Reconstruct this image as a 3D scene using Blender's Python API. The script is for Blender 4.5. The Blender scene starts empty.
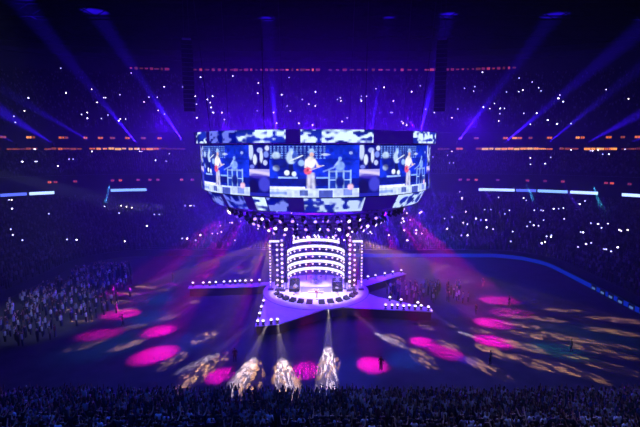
import bpy, math, random
import numpy as np
from mathutils import Vector, Matrix, Quaternion

random.seed(11)
RNG = np.random.default_rng(7)
SC = bpy.context.scene
COL = SC.collection
PI = math.pi
R_ = math.radians

# ------------------------------------------------------------------ settings
SC.view_settings.view_transform = 'Standard'
SC.view_settings.look = 'None'
SC.view_settings.gamma = 1
SC.view_settings.use_curve_mapping = False
SC.view_settings.exposure = 0.0
SC.cycles.use_denoising = True
SC.cycles.volume_bounces = 0
SC.cycles.max_bounces = 4
SC.cycles.diffuse_bounces = 2
SC.cycles.glossy_bounces = 2
SC.cycles.transparent_max_bounces = 8
SC.cycles.sample_clamp_indirect = 4
SC.cycles.sample_clamp_direct = 0
SC.cycles.caustics_reflective = False
SC.cycles.caustics_refractive = False

# ------------------------------------------------------------------ words
ONES = ('zeroth first second third fourth fifth sixth seventh eighth ninth tenth eleventh twelfth thirteenth fourteenth '
        'fifteenth sixteenth seventeenth eighteenth nineteenth').split()
TENS = 'x x twenty thirty forty fifty sixty seventy eighty ninety'.split()
TENTH = 'x x twentieth thirtieth fortieth fiftieth sixtieth seventieth eightieth ninetieth'.split()
def nth(n):
    if n < 20: return ONES[n]
    if n < 100: return TENTH[n // 10] if n % 10 == 0 else TENS[n // 10] + '-' + ONES[n % 10]
    if n == 100: return 'hundredth'
    return 'hundred-and-' + nth(n - 100)

# ------------------------------------------------------------------ materials
def lin(c):
    return tuple(((v / 255) / 12.92 if v / 255 <= .04045 else ((v / 255 + .055) / 1.055) ** 2.4) for v in c)

MATS = {}
def diff(name, rgb, rough=.8, metal=0., noise=0., scale=3.):
    if name in MATS: return MATS[name]
    m = bpy.data.materials.new(name); m.use_nodes = True
    nt = m.node_tree; b = nt.nodes['Principled BSDF']
    c = lin(rgb)
    b.inputs['Base Color'].default_value = (*c, 1)
    b.inputs['Roughness'].default_value = rough
    b.inputs['Metallic'].default_value = metal
    if noise:
        tc = nt.nodes.new('ShaderNodeTexCoord'); n = nt.nodes.new('ShaderNodeTexNoise')
        n.inputs['Scale'].default_value = scale; n.inputs['Detail'].default_value = 4
        r = nt.nodes.new('ShaderNodeValToRGB')
        r.color_ramp.elements[0].position = .3; r.color_ramp.elements[1].position = .7
        r.color_ramp.elements[0].color = (*[v * (1 - noise) for v in c], 1)
        r.color_ramp.elements[1].color = (*[min(1, v * (1 + noise)) for v in c], 1)
        nt.links.new(tc.outputs['Object'], n.inputs['Vector'])
        nt.links.new(n.outputs['Fac'], r.inputs['Fac'])
        nt.links.new(r.outputs['Color'], b.inputs['Base Color'])
    MATS[name] = m
    return m

def emis(name, rgb, strength, sample=False):
    if name in MATS: return MATS[name]
    m = bpy.data.materials.new(name); m.use_nodes = True
    nt = m.node_tree; nt.nodes.clear()
    e = nt.nodes.new('ShaderNodeEmission'); o = nt.nodes.new('ShaderNodeOutputMaterial')
    e.inputs['Color'].default_value = (*lin(rgb), 1); e.inputs['Strength'].default_value = strength
    nt.links.new(e.outputs[0], o.inputs['Surface'])
    if not sample:
        m.cycles.emission_sampling = 'NONE'
    MATS[name] = m
    return m

def attr_mat(name, emit=None, rough=.9):
    """colour carried by each face: dimmed cloth of a crowd, or the diodes of a video screen"""
    m = bpy.data.materials.new(name); m.use_nodes = True
    nt = m.node_tree; b = nt.nodes['Principled BSDF']
    a = nt.nodes.new('ShaderNodeAttribute'); a.attribute_name = 'tint'
    if emit:
        nt.nodes.remove(b)
        e = nt.nodes.new('ShaderNodeEmission'); e.inputs['Strength'].default_value = emit
        nt.links.new(a.outputs['Color'], e.inputs['Color'])
        nt.links.new(e.outputs[0], nt.nodes['Material Output'].inputs['Surface'])
        m.cycles.emission_sampling = 'NONE'
    else:
        nt.links.new(a.outputs['Color'], b.inputs['Base Color'])
        b.inputs['Roughness'].default_value = rough
    return m

def random_mat(name, cols, rough=.9):
    """one of several cloth colours, picked per wearer"""
    m = bpy.data.materials.new(name); m.use_nodes = True
    nt = m.node_tree; b = nt.nodes['Principled BSDF']; b.inputs['Roughness'].default_value = rough
    oi = nt.nodes.new('ShaderNodeObjectInfo'); r = nt.nodes.new('ShaderNodeValToRGB')
    r.color_ramp.interpolation = 'CONSTANT'
    el = r.color_ramp.elements
    while len(el) < len(cols): el.new(.5)
    for i, c in enumerate(cols):
        el[i].position = i / len(cols); el[i].color = (*lin(c), 1)
    nt.links.new(oi.outputs['Random'], r.inputs['Fac']); nt.links.new(r.outputs['Color'], b.inputs['Base Color'])
    return m

BLACK = diff('black_metal', (26, 26, 30), .5, .3)
DARK = diff('dark_paint', (40, 40, 46), .6)
TRUSS = diff('grey_aluminium', (120, 122, 130), .45, .7)
CONC = diff('dark_seating', (26, 27, 36), .9, 0, .35, .8)
WALLM = diff('dark_wall', (34, 34, 44), .9, 0, .3, .5)
ROOFM = diff('roof_black', (2, 2, 3), .9, 0, .3, .3)
FLOORM = diff('arena_dirt', (54, 52, 54), .9, 0, .35, .5)
DECKM = diff('deck_grey', (205, 200, 210), .5, 0, .06, 1.2)
ROOFM.node_tree.nodes['Principled BSDF'].inputs['Specular IOR Level'].default_value = 0
SKIRT = diff('deck_skirt', (40, 40, 48), .8)
WHITEP = diff('white_riser', (190, 192, 205), .6)
GLASS = diff('dark_glass', (14, 16, 26), .15)

# ------------------------------------------------------------------ mesh collector
class MB:
    def __init__(s):
        s.v = []; s.f = []; s.m = []; s.mats = []; s.smooth = []
    def mi(s, mat):
        if mat not in s.mats: s.mats.append(mat)
        return s.mats.index(mat)
    def add(s, vs, fs, mat, M=None, smooth=False):
        o = len(s.v); k = s.mi(mat)
        for v in vs:
            v = Vector(v)
            s.v.append(tuple(M @ v if M else v))
        for f in fs:
            s.f.append([i + o for i in f]); s.m.append(k); s.smooth.append(smooth)
        return s
    def box(s, c, d, mat, M=None, rz=0, taper=1.):
        hx, hy, hz = d[0] / 2, d[1] / 2, d[2] / 2
        vs = [(sx * hx * (taper if sz > 0 else 1), sy * hy * (taper if sz > 0 else 1), sz * hz) for sz in (-1, 1) for sx, sy in ((-1, -1), (1, -1), (1, 1), (-1, 1))]
        T = Matrix.Translation(c) @ Matrix.Rotation(rz, 4, 'Z')
        if M: T = M @ T
        return s.add(vs, [(3, 2, 1, 0), (4, 5, 6, 7), (0, 1, 5, 4), (1, 2, 6, 5), (2, 3, 7, 6), (3, 0, 4, 7)], mat, T)
    def tube(s, a, b, r, mat, n=6, r2=None, M=None, cap=True):
        a = Vector(a); b = Vector(b); r2 = r if r2 is None else r2
        q = Vector((0, 0, 1)).rotation_difference((b - a).normalized())
        vs = []
        for p, rr in ((a, r), (b, r2)):
            for i in range(n):
                t = 2 * PI * i / n
                vs.append(p + q @ Vector((rr * math.cos(t), rr * math.sin(t), 0)))
        fs = [(i, (i + 1) % n, n + (i + 1) % n, n + i) for i in range(n)]
        if cap: fs += [tuple(range(n))[::-1], tuple(range(n, 2 * n))]
        return s.add(vs, fs, mat, M, n > 5)
    def lathe(s, prof, mat, n=12, M=None):
        """profile of (radius, z), closed at the ends when the radius is zero"""
        vs = []; fs = []
        for r, z in prof:
            for i in range(n):
                t = 2 * PI * i / n
                vs.append((max(r, 1e-4) * math.cos(t), max(r, 1e-4) * math.sin(t), z))
        for k in range(len(prof) - 1):
            for i in range(n):
                j = (i + 1) % n
                fs.append((k * n + i, k * n + j, (k + 1) * n + j, (k + 1) * n + i))
        return s.add(vs, fs, mat, M, True)
    def ball(s, c, r, mat, n=8, sc=(1, 1, 1), M=None):
        T = Matrix.Translation(c) @ Matrix.Diagonal((*sc, 1))
        if M: T = M @ T
        return s.lathe([(r * math.sin(PI * k / (n // 2 + 2)), -r * math.cos(PI * k / (n // 2 + 2))) for k in range(n // 2 + 3)], mat, n, T)
    def arc(s, R0, R1, z0, z1, a0, a1, mat, n=24):
        """ring sector: angles from +x, anticlockwise; a closed solid"""
        vs = []; fs = []
        for i in range(n + 1):
            t = a0 + (a1 - a0) * i / n; c, q = math.cos(t), math.sin(t)
            vs += [(R0 * c, R0 * q, z0), (R1 * c, R1 * q, z0), (R1 * c, R1 * q, z1), (R0 * c, R0 * q, z1)]
        for i in range(n):
            a = 4 * i; b = a + 4
            for k in range(4):
                fs.append((a + k, a + (k + 1) % 4, b + (k + 1) % 4, b + k)[::-1])
        if abs(a1 - a0) < 2 * PI - 1e-4:
            fs += [(0, 1, 2, 3), (4 * n + 3, 4 * n + 2, 4 * n + 1, 4 * n)]
        return s.add(vs, fs, mat, None, False)
    def mesh(s, name):
        me = bpy.data.meshes.new(name)
        me.from_pydata(s.v, [], s.f)
        for m in s.mats: me.materials.append(m)
        me.polygons.foreach_set('material_index', s.m)
        me.polygons.foreach_set('use_smooth', s.smooth)
        me.update()
        return me
    def build(s, name, parent=None, loc=None, rz=0):
        o = bpy.data.objects.new(name, s.mesh(name)); COL.objects.link(o)
        if parent: o.parent = parent
        if loc is not None: o.location = loc
        o.rotation_euler.z = rz
        return o

def tag(o, label=None, cat=None, group=None, kind=None):
    if label: o['label'] = label
    if cat: o['category'] = cat
    if group: o['group'] = group
    if kind: o['kind'] = kind
    return o
def empty(name, loc=(0, 0, 0), rz=0):
    o = bpy.data.objects.new(name, None); COL.objects.link(o)
    o.location = loc; o.rotation_euler.z = rz; o.empty_display_size = .3
    return o
def copy_tree(o, parent=None):
    c = o.copy(); COL.objects.link(c)
    if parent: c.parent = parent
    for ch in list(o.children): copy_tree(ch, c)
    return c
def struct(o): o['kind'] = 'structure'; return o

# ------------------------------------------------------------------ camera
CAMX, CAMY, CAMZ = .65, -66., 24.
cd = bpy.data.cameras.new('camera'); cam = bpy.data.objects.new('camera', cd); COL.objects.link(cam)
cam.location = (CAMX, CAMY, CAMZ); cam.rotation_euler = (R_(90 - 8.72), 0, 0)
cd.lens = 24; cd.sensor_width = 36; cd.clip_end = 1000; cd.clip_start = .5
SC.camera = cam

# ------------------------------------------------------------------ the bowl
HX, HY, R0 = 47.5, 26., 10.
def outline(d, y0=-22.):
    """plan of the bowl at distance d behind the floor's edge, from the left side round the far side to the right"""
    rx, ry = R0 + 1.35 * d, R0 + d
    cx, cy = HX - R0, HY - R0
    P = []
    for i in range(8): P.append((-(cx + rx), y0 + (cy - y0) * i / 8))
    for i in range(24):
        t = PI - PI / 2 * i / 24; P.append((-cx + rx * math.cos(t), cy + ry * math.sin(t)))
    for i in range(24): P.append((-cx + 2 * cx * i / 24, cy + ry))
    for i in range(25):
        t = PI / 2 - PI / 2 * i / 24; P.append((cx + rx * math.cos(t), cy + ry * math.sin(t)))
    for i in range(1, 9): P.append((cx + rx, cy - (cy - y0) * i / 8))
    return P
def outline_y(x, d):
    rx, ry = R0 + 1.35 * d, R0 + d
    cx, cy = HX - R0, HY - R0
    if abs(x) <= cx: return cy + ry
    q = (abs(x) - cx) / rx
    return cy + ry * math.sqrt(max(0, 1 - q * q))
def on_wall(px, d):
    """plan point of the wall at distance d on the bearing of a picture column"""
    k = (px - 320) / 427; y = HY + d; x = 0
    for _ in range(60):
        zc = (y - CAMY) * .988; x = k * zc + CAMX
        y = .5 * y + .5 * outline_y(x, d)
    return x, y
def sweep(name, prof, mat):
    rings = [outline(d) for d, z in prof]
    n = len(rings[0]); vs = []; fs = []
    for (d, z), rg in zip(prof, rings): vs += [(x, y, z) for x, y in rg]
    for k in range(len(prof) - 1):
        for i in range(n - 1):
            fs.append((k * n + i, k * n + i + 1, (k + 1) * n + i + 1, (k + 1) * n + i))
    b = MB(); b.add(vs, fs, mat)
    return struct(b.build(name))
def steps(d0, z0, d1, z1, tread):
    n = round((d1 - d0) / tread); pr = []
    for i in range(n):
        z = z0 + (z1 - z0) * i / (n - 1)
        pr += [(d0 + (d1 - d0) * i / n, z), (d0 + (d1 - d0) * (i + 1) / n, z)]
    return pr
LOW = steps(1.6, 1.4, 37, 9.2, .9)
MID = steps(36.6, 16.4, 56, 21.6, .88)
TOP = steps(54.6, 29.6, 86, 51.5, .92)
sweep('seating_tier_lower', [(1.6, 0)] + LOW, CONC)
sweep('wall_fascia', [(37, 9.2), (37, 16), (36.4, 16), (36.4, 16.4)], WALLM)
sweep('seating_tier_middle', MID, CONC)
sweep('wall_suites', [(56, 21.6), (56, 29.2), (54.4, 29.2), (54.4, 30.6), (54.6, 30.6), (54.6, 29.6)], WALLM)
sweep('seating_tier_upper', TOP, CONC)
sweep('wall_concourse', [(86, 51.5), (86, 58.2), (84, 58.2), (84, 59.6), (92, 63.5)], WALLM)

b = MB(); b.box((0, 20, -.15), (330, 260, .3), FLOORM); struct(b.build('floor'))
b = MB(); b.box((0, 20, 63.8), (330, 260, .6), ROOFM); struct(b.build('ceiling'))
def truss_beam(m, a, c, w, mat, bays, r=.18):
    a = Vector(a); c = Vector(c); d = (c - a).normalized()
    s = d.cross(Vector((0, 0, 1))).normalized() * w / 2; u = Vector((0, 0, w / 2))
    cs = [s + u, -s + u, s - u, -s - u]
    for o in cs: m.tube(a + o, c + o, r, mat, 5)
    for i in range(bays):
        p = a.lerp(c, i / bays); q = a.lerp(c, (i + 1) / bays)
        m.tube(p + s - u, q + s + u, r * .6, mat, 4); m.tube(p - s + u, q - s - u, r * .6, mat, 4)
        m.tube(p + s + u, q - s + u, r * .6, mat, 4); m.tube(p + s - u, p - s - u, r * .6, mat, 4)
for i, y in enumerate((-52, -30, -8, 14, 36, 58, 80)):
    m = MB(); truss_beam(m, (-120, y, 61), (120, y, 61), 3.2, ROOFM, 40)
    struct(m.build('roof_truss'))

# perimeter board on the floor's edge, glowing blue
per = empty('perimeter_board', (0, 0, 0))
tag(per, 'low blue glowing board curving round the far edge of the floor', 'barrier')
CUT = 42
pts = outline(0, -14)[CUT:]; pin = outline(-.12, -14)[CUT:]; m = MB(); m2 = MB()
n = len(pts)
vs = []; 
for (x, y), (u, w) in zip(pts, pin): vs += [(x, y, 0), (x, y, 1.0), (u, w, 1.0), (u, w, 0)]
m.add(vs, [(4 * i + k, 4 * i + 4 + k, 4 * i + 4 + (k + 1) % 4, 4 * i + (k + 1) % 4) for i in range(n - 1) for k in range(4)], BLACK)
m.build('board', per)
vs = []
pin2 = outline(-.15, -14)[CUT:]
for (u, w) in pin2: vs += [(u, w, .12), (u, w, .92)]
m2.add(vs, [(2 * i, 2 * i + 2, 2 * i + 3, 2 * i + 1) for i in range(n - 1)], emis('board_blue', (16, 50, 215), .55))
m2.build('display', per)

# white lit inserts towards the right hand end of the board
for i, y in enumerate((-9.2, -7.2, -5.0, -2.6, -.4, 1.6, 3.9)):
    b = MB(); b.box((0, 0, .4), (.10, .7, .35), emis('insert_white', (110, 150, 235), .5)); b.box((.1, 0, .45), (.12, 1.3, .9), BLACK)
    o = b.build('lit_sign', None, (47.5 - .28, y, 0))
    tag(o, 'small white-blue lit sign against the perimeter board, %s from the far end of its row' % nth(7 - i), 'sign', 'lit signs along the perimeter board')

# ------------------------------------------------------------------ ribbon displays on the fascia
def ribbon(px0, px1, z0, z1, mat, name, label, cat, dep=36.85):
    t = empty(name)
    k = max(2, int(abs(px1 - px0) / 6)); P = [on_wall(px0 + (px1 - px0) * i / k, dep) for i in range(k + 1)]
    Q = [on_wall(px0 + (px1 - px0) * i / k, dep - .25) for i in range(k + 1)]
    vs = []
    for (x, y), (u, w) in zip(P, Q): vs += [(x, y, z0 - .12), (x, y, z1 + .12), (u, w, z1 + .12), (u, w, z0 - .12)]
    m = MB(); m.add(vs, [(4 * i + a, 4 * i + 4 + a, 4 * i + 4 + (a + 1) % 4, 4 * i + (a + 1) % 4) for i in range(k) for a in range(4)] + [(0, 1, 2, 3), (4 * k + 3, 4 * k + 2, 4 * k + 1, 4 * k)], BLACK)
    m.build('housing', t)
    V = [on_wall(px0 + (px1 - px0) * (i + .04) / (k + .08), dep - .29) for i in range(k + 1)]
    vs = []
    for (x, y) in V: vs += [(x, y, z0), (x, y, z1)]
    m = MB(); m.add(vs, [(2 * i, 2 * i + 2, 2 * i + 3, 2 * i + 1) for i in range(k)], mat)
    m.build('display', t)
    tag(t, label, cat, 'ribbon displays on the stand fascia')
RBW = emis('ribbon_white', (165, 190, 255), 2.4); RBB = emis('ribbon_blue', (90, 110, 245), 1.5); RBC = emis('ribbon_cyan', (130, 175, 250), 1.8)
for a, c, mt, w in ((-6, 22, RBB, 'dim blue ribbon display at the far left end of the fascia'),
                    (24, 50, RBW, 'white-blue ribbon display on the left fascia, second from the picture edge'),
                    (107, 144, RBC, 'pale cyan ribbon display on the fascia between the left edge and the video ring'),
                    (481, 518, RBW, 'white ribbon display on the fascia nearest the right of the video ring'),
                    (520, 546, RBB, 'dim blue ribbon display between the two white ones on the right fascia'),
                    (541, 572, RBC, 'pale cyan ribbon display on the right fascia next to the dim blue one'),
                    (574, 603, RBW, 'bright white-blue ribbon display on the right fascia'),
                    (627, 648, RBW, 'white ribbon display at the far right end of the fascia')):
    lo, hi = (11.3, 12.1)
    if a == 520: a, c = 519, 540
    ribbon(a, c, lo, hi, mt, 'ribbon_display', w, 'display')

# ------------------------------------------------------------------ lit windows along the suite bands
WIN = 0
def window(px, d, z, w, h, mat):
    """frame, lit pane and a mullion, standing on the wall"""
    global WIN
    WIN += 1
    x, y = on_wall(px, d)
    x2, y2 = on_wall(px + 1, d)
    rz = math.atan2(y2 - y, x2 - x)
    t = empty('window_%d' % WIN, (x, y, z), rz); struct(t)
    m = MB()
    for q in (-1, 1):
        m.box((q * w / 2, -.1, 0), (.14, .22, h + .14), BLACK); m.box((0, -.1, q * h / 2), (w, .22, .14), BLACK)
    m.box((0, -.08, 0), (.08, .14, h), BLACK)
    m.build('window_frame', t)
    m = MB(); m.box((0, -.03, 0), (w, .04, h), mat); m.build('window_pane', t)
WARM = [emis('room_warm_%d' % i, c, s) for i, (c, s) in enumerate((((255, 150, 70), 1.6), ((255, 120, 50), .9), ((255, 180, 110), 1.5), ((215, 100, 65), .5), ((170, 70, 70), .35)))]
REDW = [emis('room_red_%d' % i, c, s) for i, (c, s) in enumerate((((255, 100, 70), 1.0), ((215, 70, 100), .7), ((190, 60, 120), .45)))]
rw = random.Random(5)
px = -4.
while px < 648:
    if 190 < px < 436: px += 6; continue
    strong = 82 < px < 160 or 480 < px < 560 or 583 < px < 625
    if rw.random() < (.95 if strong else .7):
        window(px, 55.95, 23.75 + rw.uniform(-.1, .1), rw.choice((1.4, 1.9, 2.3)), rw.choice((.6, .8)), WARM[rw.choice((0, 0, 2, 1)) if strong else rw.choice((1, 3, 3, 4))])
    px += 6.4
for px, k in ((4, 3), (30, 0), (33, 3), (62, 1), (66, 3), (86, 1), (101, 1), (113, 3), (128, 1), (144, 3), (160, 1), (460, 3), (476, 3), (505, 1), (514, 0), (519, 1), (530, 3), (549, 1), (577, 0), (582, 1), (608, 1), (622, 3), (637, 1)):
    window(px, 55.95, 27.3, rw.choice((1.2, 1.6)), .8, WARM[k])
for px, k in ((46, 0), (52, 1), (72, 1), (110, 1), (118, 0), (136, 1), (148, 1), (156, 1), (180, 0), (191, 1), (462, 1), (470, 1), (478, 0), (500, 2), (530, 1), (548, 2), (566, 1), (610, 1), (616, 0), (634, 2)):
    window(px, 36.95, 14.6, 1.0, .7, REDW[k])
for px in list(range(136, 174, 5)) + list(range(192, 236, 6)) + list(range(238, 320, 5)) + list(range(330, 420, 7)) + list(range(424, 510, 5)):
    window(px, 85.9, 55.0, rw.choice((.9, 1.3, 1.8)), rw.choice((.7, 1.1)), REDW[0] if 285 < px < 315 and rw.random() < .6 else (WARM[4] if rw.random() < .35 else REDW[rw.choice((1, 2, 2))]))

# ------------------------------------------------------------------ people
def person_template(sides, arms):
    """a low figure in one skin; quads with a part code: 0 trousers, 1 shirt, 2 skin, 3 hair"""
    V = []; F = []; K = []
    def loft(rings, codes, lean=(0, 0)):
        o = len(V)
        for (cx, cy, z, rx, ry) in rings:
            for i in range(sides):
                t = 2 * PI * (i + .5) / sides; V.append((cx + rx * math.cos(t) * 1.2, cy + ry * math.sin(t) * 1.2, z))
        for k in range(len(rings) - 1):
            for i in range(sides):
                j = (i + 1) % sides
                F.append((o + k * sides + i, o + k * sides + j, o + (k + 1) * sides + j, o + (k + 1) * sides + i)); K.append(codes[k])
    loft([(0, 0, 0, .13, .1), (0, 0, .85, .18, .12), (0, 0, 1.38, .23, .12), (0, 0, 1.47, .06, .06), (0, .01, 1.53, .085, .095), (0, 0, 1.64, .09, .11), (0, 0, 1.75, .04, .05)],
         [0, 1, 1, 2, 2, 3])
    for sx in arms:
        loft([(sx * .21, 0, 1.36, .05, .05), (sx * .3, .12, 1.55, .045, .045), (sx * .24, .16, 1.9, .03, .03)], [1, 2])
    return np.array(V), np.array(F), np.array(K)
TPL = [person_template(4, a) for a in ((), (), (1,), (-1, 1))]
def seated_template(arms):
    V, F, K = person_template(4, arms)
    V = V.copy(); z = V[:, 2]
    low = z < .9
    V[low, 2] *= .5; V[~low, 2] -= .42
    V[(z < .5), 1] += .32
    return V, F, K
TPL += [seated_template(a) for a in ((), (), (1,), (-1, 1))]
SHIRTS = np.array([lin(c) for c in ((30, 30, 36), (60, 62, 75), (150, 150, 160), (190, 190, 200), (90, 40, 45), (50, 70, 120), (120, 110, 100), (40, 60, 60), (210, 205, 200))])
SKIN = np.array([lin(c) for c in ((200, 150, 125), (150, 105, 80), (220, 175, 150))])
HAIR = np.array([lin(c) for c in ((25, 20, 18), (60, 42, 30), (120, 95, 60), (200, 190, 170))])
TROU = np.array([lin(c) for c in ((30, 32, 45), (45, 55, 85), (60, 55, 50))])
CROWDM = attr_mat('crowd_dimmed_cloth')
def crowd(name, spots, label, cat, dimming):
    """spots: x, y, z, heading, scale, template"""
    VV = []; FF = []; CC = []; o = 0
    for (x, y, z, h, s, k), tn in zip(spots, dimming):
        V, F, K = TPL[k]
        c, q = math.cos(h), math.sin(h)
        W = np.empty_like(V); W[:, 0] = (V[:, 0] * c - V[:, 1] * q) * s + x; W[:, 1] = (V[:, 0] * q + V[:, 1] * c) * s + y; W[:, 2] = V[:, 2] * s + z
        VV.append(W); FF.append(F + o); o += len(V)
        pal = np.stack([TROU[RNG.integers(3)], SHIRTS[RNG.integers(len(SHIRTS))], SKIN[RNG.integers(3)], HAIR[RNG.integers(4)]])
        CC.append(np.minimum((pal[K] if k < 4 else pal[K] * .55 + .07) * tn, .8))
    VV = np.concatenate(VV); FF = np.concatenate(FF); CC = np.concatenate(CC)
    me = bpy.data.meshes.new(name); nf = len(FF)
    me.vertices.add(len(VV)); me.vertices.foreach_set('co', VV.astype(np.float32).ravel())
    me.loops.add(nf * 4); me.loops.foreach_set('vertex_index', FF.astype(np.int32).ravel())
    me.polygons.add(nf); me.polygons.foreach_set('loop_start', np.arange(0, nf * 4, 4, dtype=np.int32))
    me.update(calc_edges=True)
    a = me.attributes.new('tint', 'FLOAT_COLOR', 'FACE')
    a.data.foreach_set('color', np.concatenate([CC, np.ones((nf, 1))], 1).astype(np.float32).ravel())
    me.materials.append(CROWDM); me.validate()
    o = bpy.data.objects.new(name, me); COL.objects.link(o)
    return tag(o, label, cat, None, 'stuff')
def in_view(x, y, z, pad=12):
    d = y - CAMY
    if d < 8: return False
    p = R_(8.72); zc = d * math.cos(p) + (CAMZ - z) * math.sin(p); yc = (z - CAMZ) * math.cos(p) + d * math.sin(p)
    px = 320 + 427 * (x - CAMX) / zc; py = 213.5 - 427 * yc / zc
    return -pad < px < 640 + pad and -pad < py < 427 + pad
def project(x, y, z):
    d = y - CAMY; p = R_(8.72)
    zc = d * math.cos(p) + (CAMZ - z) * math.sin(p); yc = (z - CAMZ) * math.cos(p) + d * math.sin(p)
    return 320 + 427 * (x - CAMX) / zc, 213.5 - 427 * yc / zc

rc = random.Random(3)
spots = []
def fill_tier(prof, dens, space, start=0):
    for k in range(start, len(prof) - 1, 2):
        d = (prof[k][0] + prof[k + 1][0]) / 2; z = prof[k][1]
        P = outline(d); acc = 0
        for (x0, y0), (x1, y1) in zip(P, P[1:]):
            L = math.hypot(x1 - x0, y1 - y0); t = -acc
            while t < L:
                if t >= 0 and rc.random() < dens:
                    x = x0 + (x1 - x0) * t / L; y = y0 + (y1 - y0) * t / L
                    if in_view(x, y, z): spots.append((x, y, z, math.atan2(x, -y) + PI if False else math.atan2(-(0 - x), (0 - y)) , rc.uniform(.92, 1.06), rc.choice((0, 0, 1, 2, 3))))
                t += space
            acc = 0
fill_tier(LOW, .62, .62)
fill_tier(MID, .5, .66)
fill_tier(TOP, .33, .72)
N_STAND = len(spots)

# floor crowd, in curved blocks round the stage, radial aisles between them
ARMS = [((-21, 2.7), 1.3), ((-6.4, -13.6), 2.2), ((16.6, -8.2), 1.5), ((16.0, 9.8), 1.5)]
def near_arm(x, y, pad):
    for (ax, ay), w in ARMS:
        L2 = ax * ax + ay * ay; t = max(0, min(1, (x * ax + y * ay) / L2))
        if math.hypot(x - t * ax, y - t * ay) < w + pad: return True
    return False
fl = []
y = -16.5
while y < 16.5:                                   # standing room at the left end of the floor
    x = -46.3 + rc.uniform(0, .5)
    edge = -29.5 - abs(y + 5) * .3 + 1.2 * math.sin(y * 1.7)
    while x < edge:
        cor = abs(x) > HX - R0 and abs(y) > HY - R0 and math.hypot(abs(x) - HX + R0, abs(y) - HY + R0) > R0 - 1.2
        if not cor and rc.random() < (.5 if x < edge - 3 else .28) and in_view(x, y, 1):
            fl.append((x + rc.uniform(-.2, .2), y + rc.uniform(-.25, .25), 0, math.atan2(x, -y) + rc.uniform(-.5, .5), rc.uniform(.92, 1.06), rc.choice((0, 0, 1, 2, 3, 3))))
        x += .75
    y += .8
for k in range(70):                               # a knot of people in the pit between the right runways
    x, y = rc.uniform(11.5, 24.5), rc.uniform(-2.2, 5.5)
    if near_arm(x, y, 1.2): continue
    fl.append((x, y, 0, math.atan2(x, -y) + rc.uniform(-.5, .5), rc.uniform(.92, 1.06), rc.choice((0, 0, 0, 2))))

# near stand below the camera
NROW = []; NT = 24
for i in range(NT): NROW.append((-29.2 - .85 * (i + .5), .6 + .31 * i))
m = MB(); prof = [(-29.2, 0)]
for i, (y, z) in enumerate(NROW): prof += [(-29.2 - .85 * i, z), (-29.2 - .85 * (i + 1), z)]
vs = [(x, y, z) for y, z in prof for x in (-52, 52)]
m.add(vs, [(2 * i, 2 * i + 1, 2 * i + 3, 2 * i + 2)[::-1] for i in range(len(prof) - 1)], CONC)
struct(m.build('seating_tier_near'))
near = []
for i, (y, z) in enumerate(NROW):
    x = -48 + rc.uniform(0, .6)
    while x < 48:
        if rc.random() < .86:
            px_, py_ = project(x, y, z + 1.4)
            if -8 < px_ < 648 and py_ < 428: near.append((i, x + rc.uniform(-.08, .08), y, z))
        x += .62
near.sort(key=lambda q: (-q[0], q[1]))
singles = near[:276]; rest = near[276:]
nearspots = [(x, y, z, rc.uniform(-.3, .3), rc.uniform(.93, 1.06), rc.choice((0, 0, 1, 2, 3))) for i, x, y, z in rest]
crowd('crowd', spots + fl + nearspots, 'dense audience filling the seating tiers and the left end of the floor', 'audience', [.22] * len(spots) + [.9] * len(fl) + [.45] * len(nearspots))  # last list darkens figure colours, so the stands look dimly lit

# single figures: a skeleton grown into one skin
def figure_mesh(name, J, E, mats, zsplit):
    """J: joints (x, y, z, r); E: bones. mats: hair, skin, shirt, trousers, shoes; zsplit: (shoe, trouser, neck, hair) heights"""
    me = bpy.data.meshes.new(name + '_rig')
    me.from_pydata([j[:3] for j in J], E, []); me.update()
    o = bpy.data.objects.new(name + '_rig', me); COL.objects.link(o)
    md = o.modifiers.new('skin', 'SKIN'); md.use_smooth_shade = True
    for i, j in enumerate(J):
        sv = me.skin_vertices[0].data[i]; sv.radius = (j[3], j[3] * (j[4] if len(j) > 4 else 1)); sv.use_root = (i == 0)
    s2 = o.modifiers.new('sub', 'SUBSURF'); s2.levels = 1; s2.render_levels = 1
    dg = bpy.context.evaluated_depsgraph_get(); dg.update()
    out = bpy.data.meshes.new_from_object(o.evaluated_get(dg)); out.name = name
    bpy.data.objects.remove(o); bpy.data.meshes.remove(me)
    out.materials.clear()
    for mm in mats: out.materials.append(mm)
    sh, tr, nk, hr = zsplit
    for p in out.polygons:
        x, y, z = p.center
        k = 4 if z < sh else 3 if z < tr else 2 if z < nk else (0 if (z > hr or (y < -.03 and z > nk + .1)) else 1)
        if z > tr and abs(x) > .24 and (k != 2 or True):
            dx = abs(x)
            k = 2 if z < nk and z > 1.05 and dx < .34 else 1
        p.material_index = k; p.use_smooth = True
    return out
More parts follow.
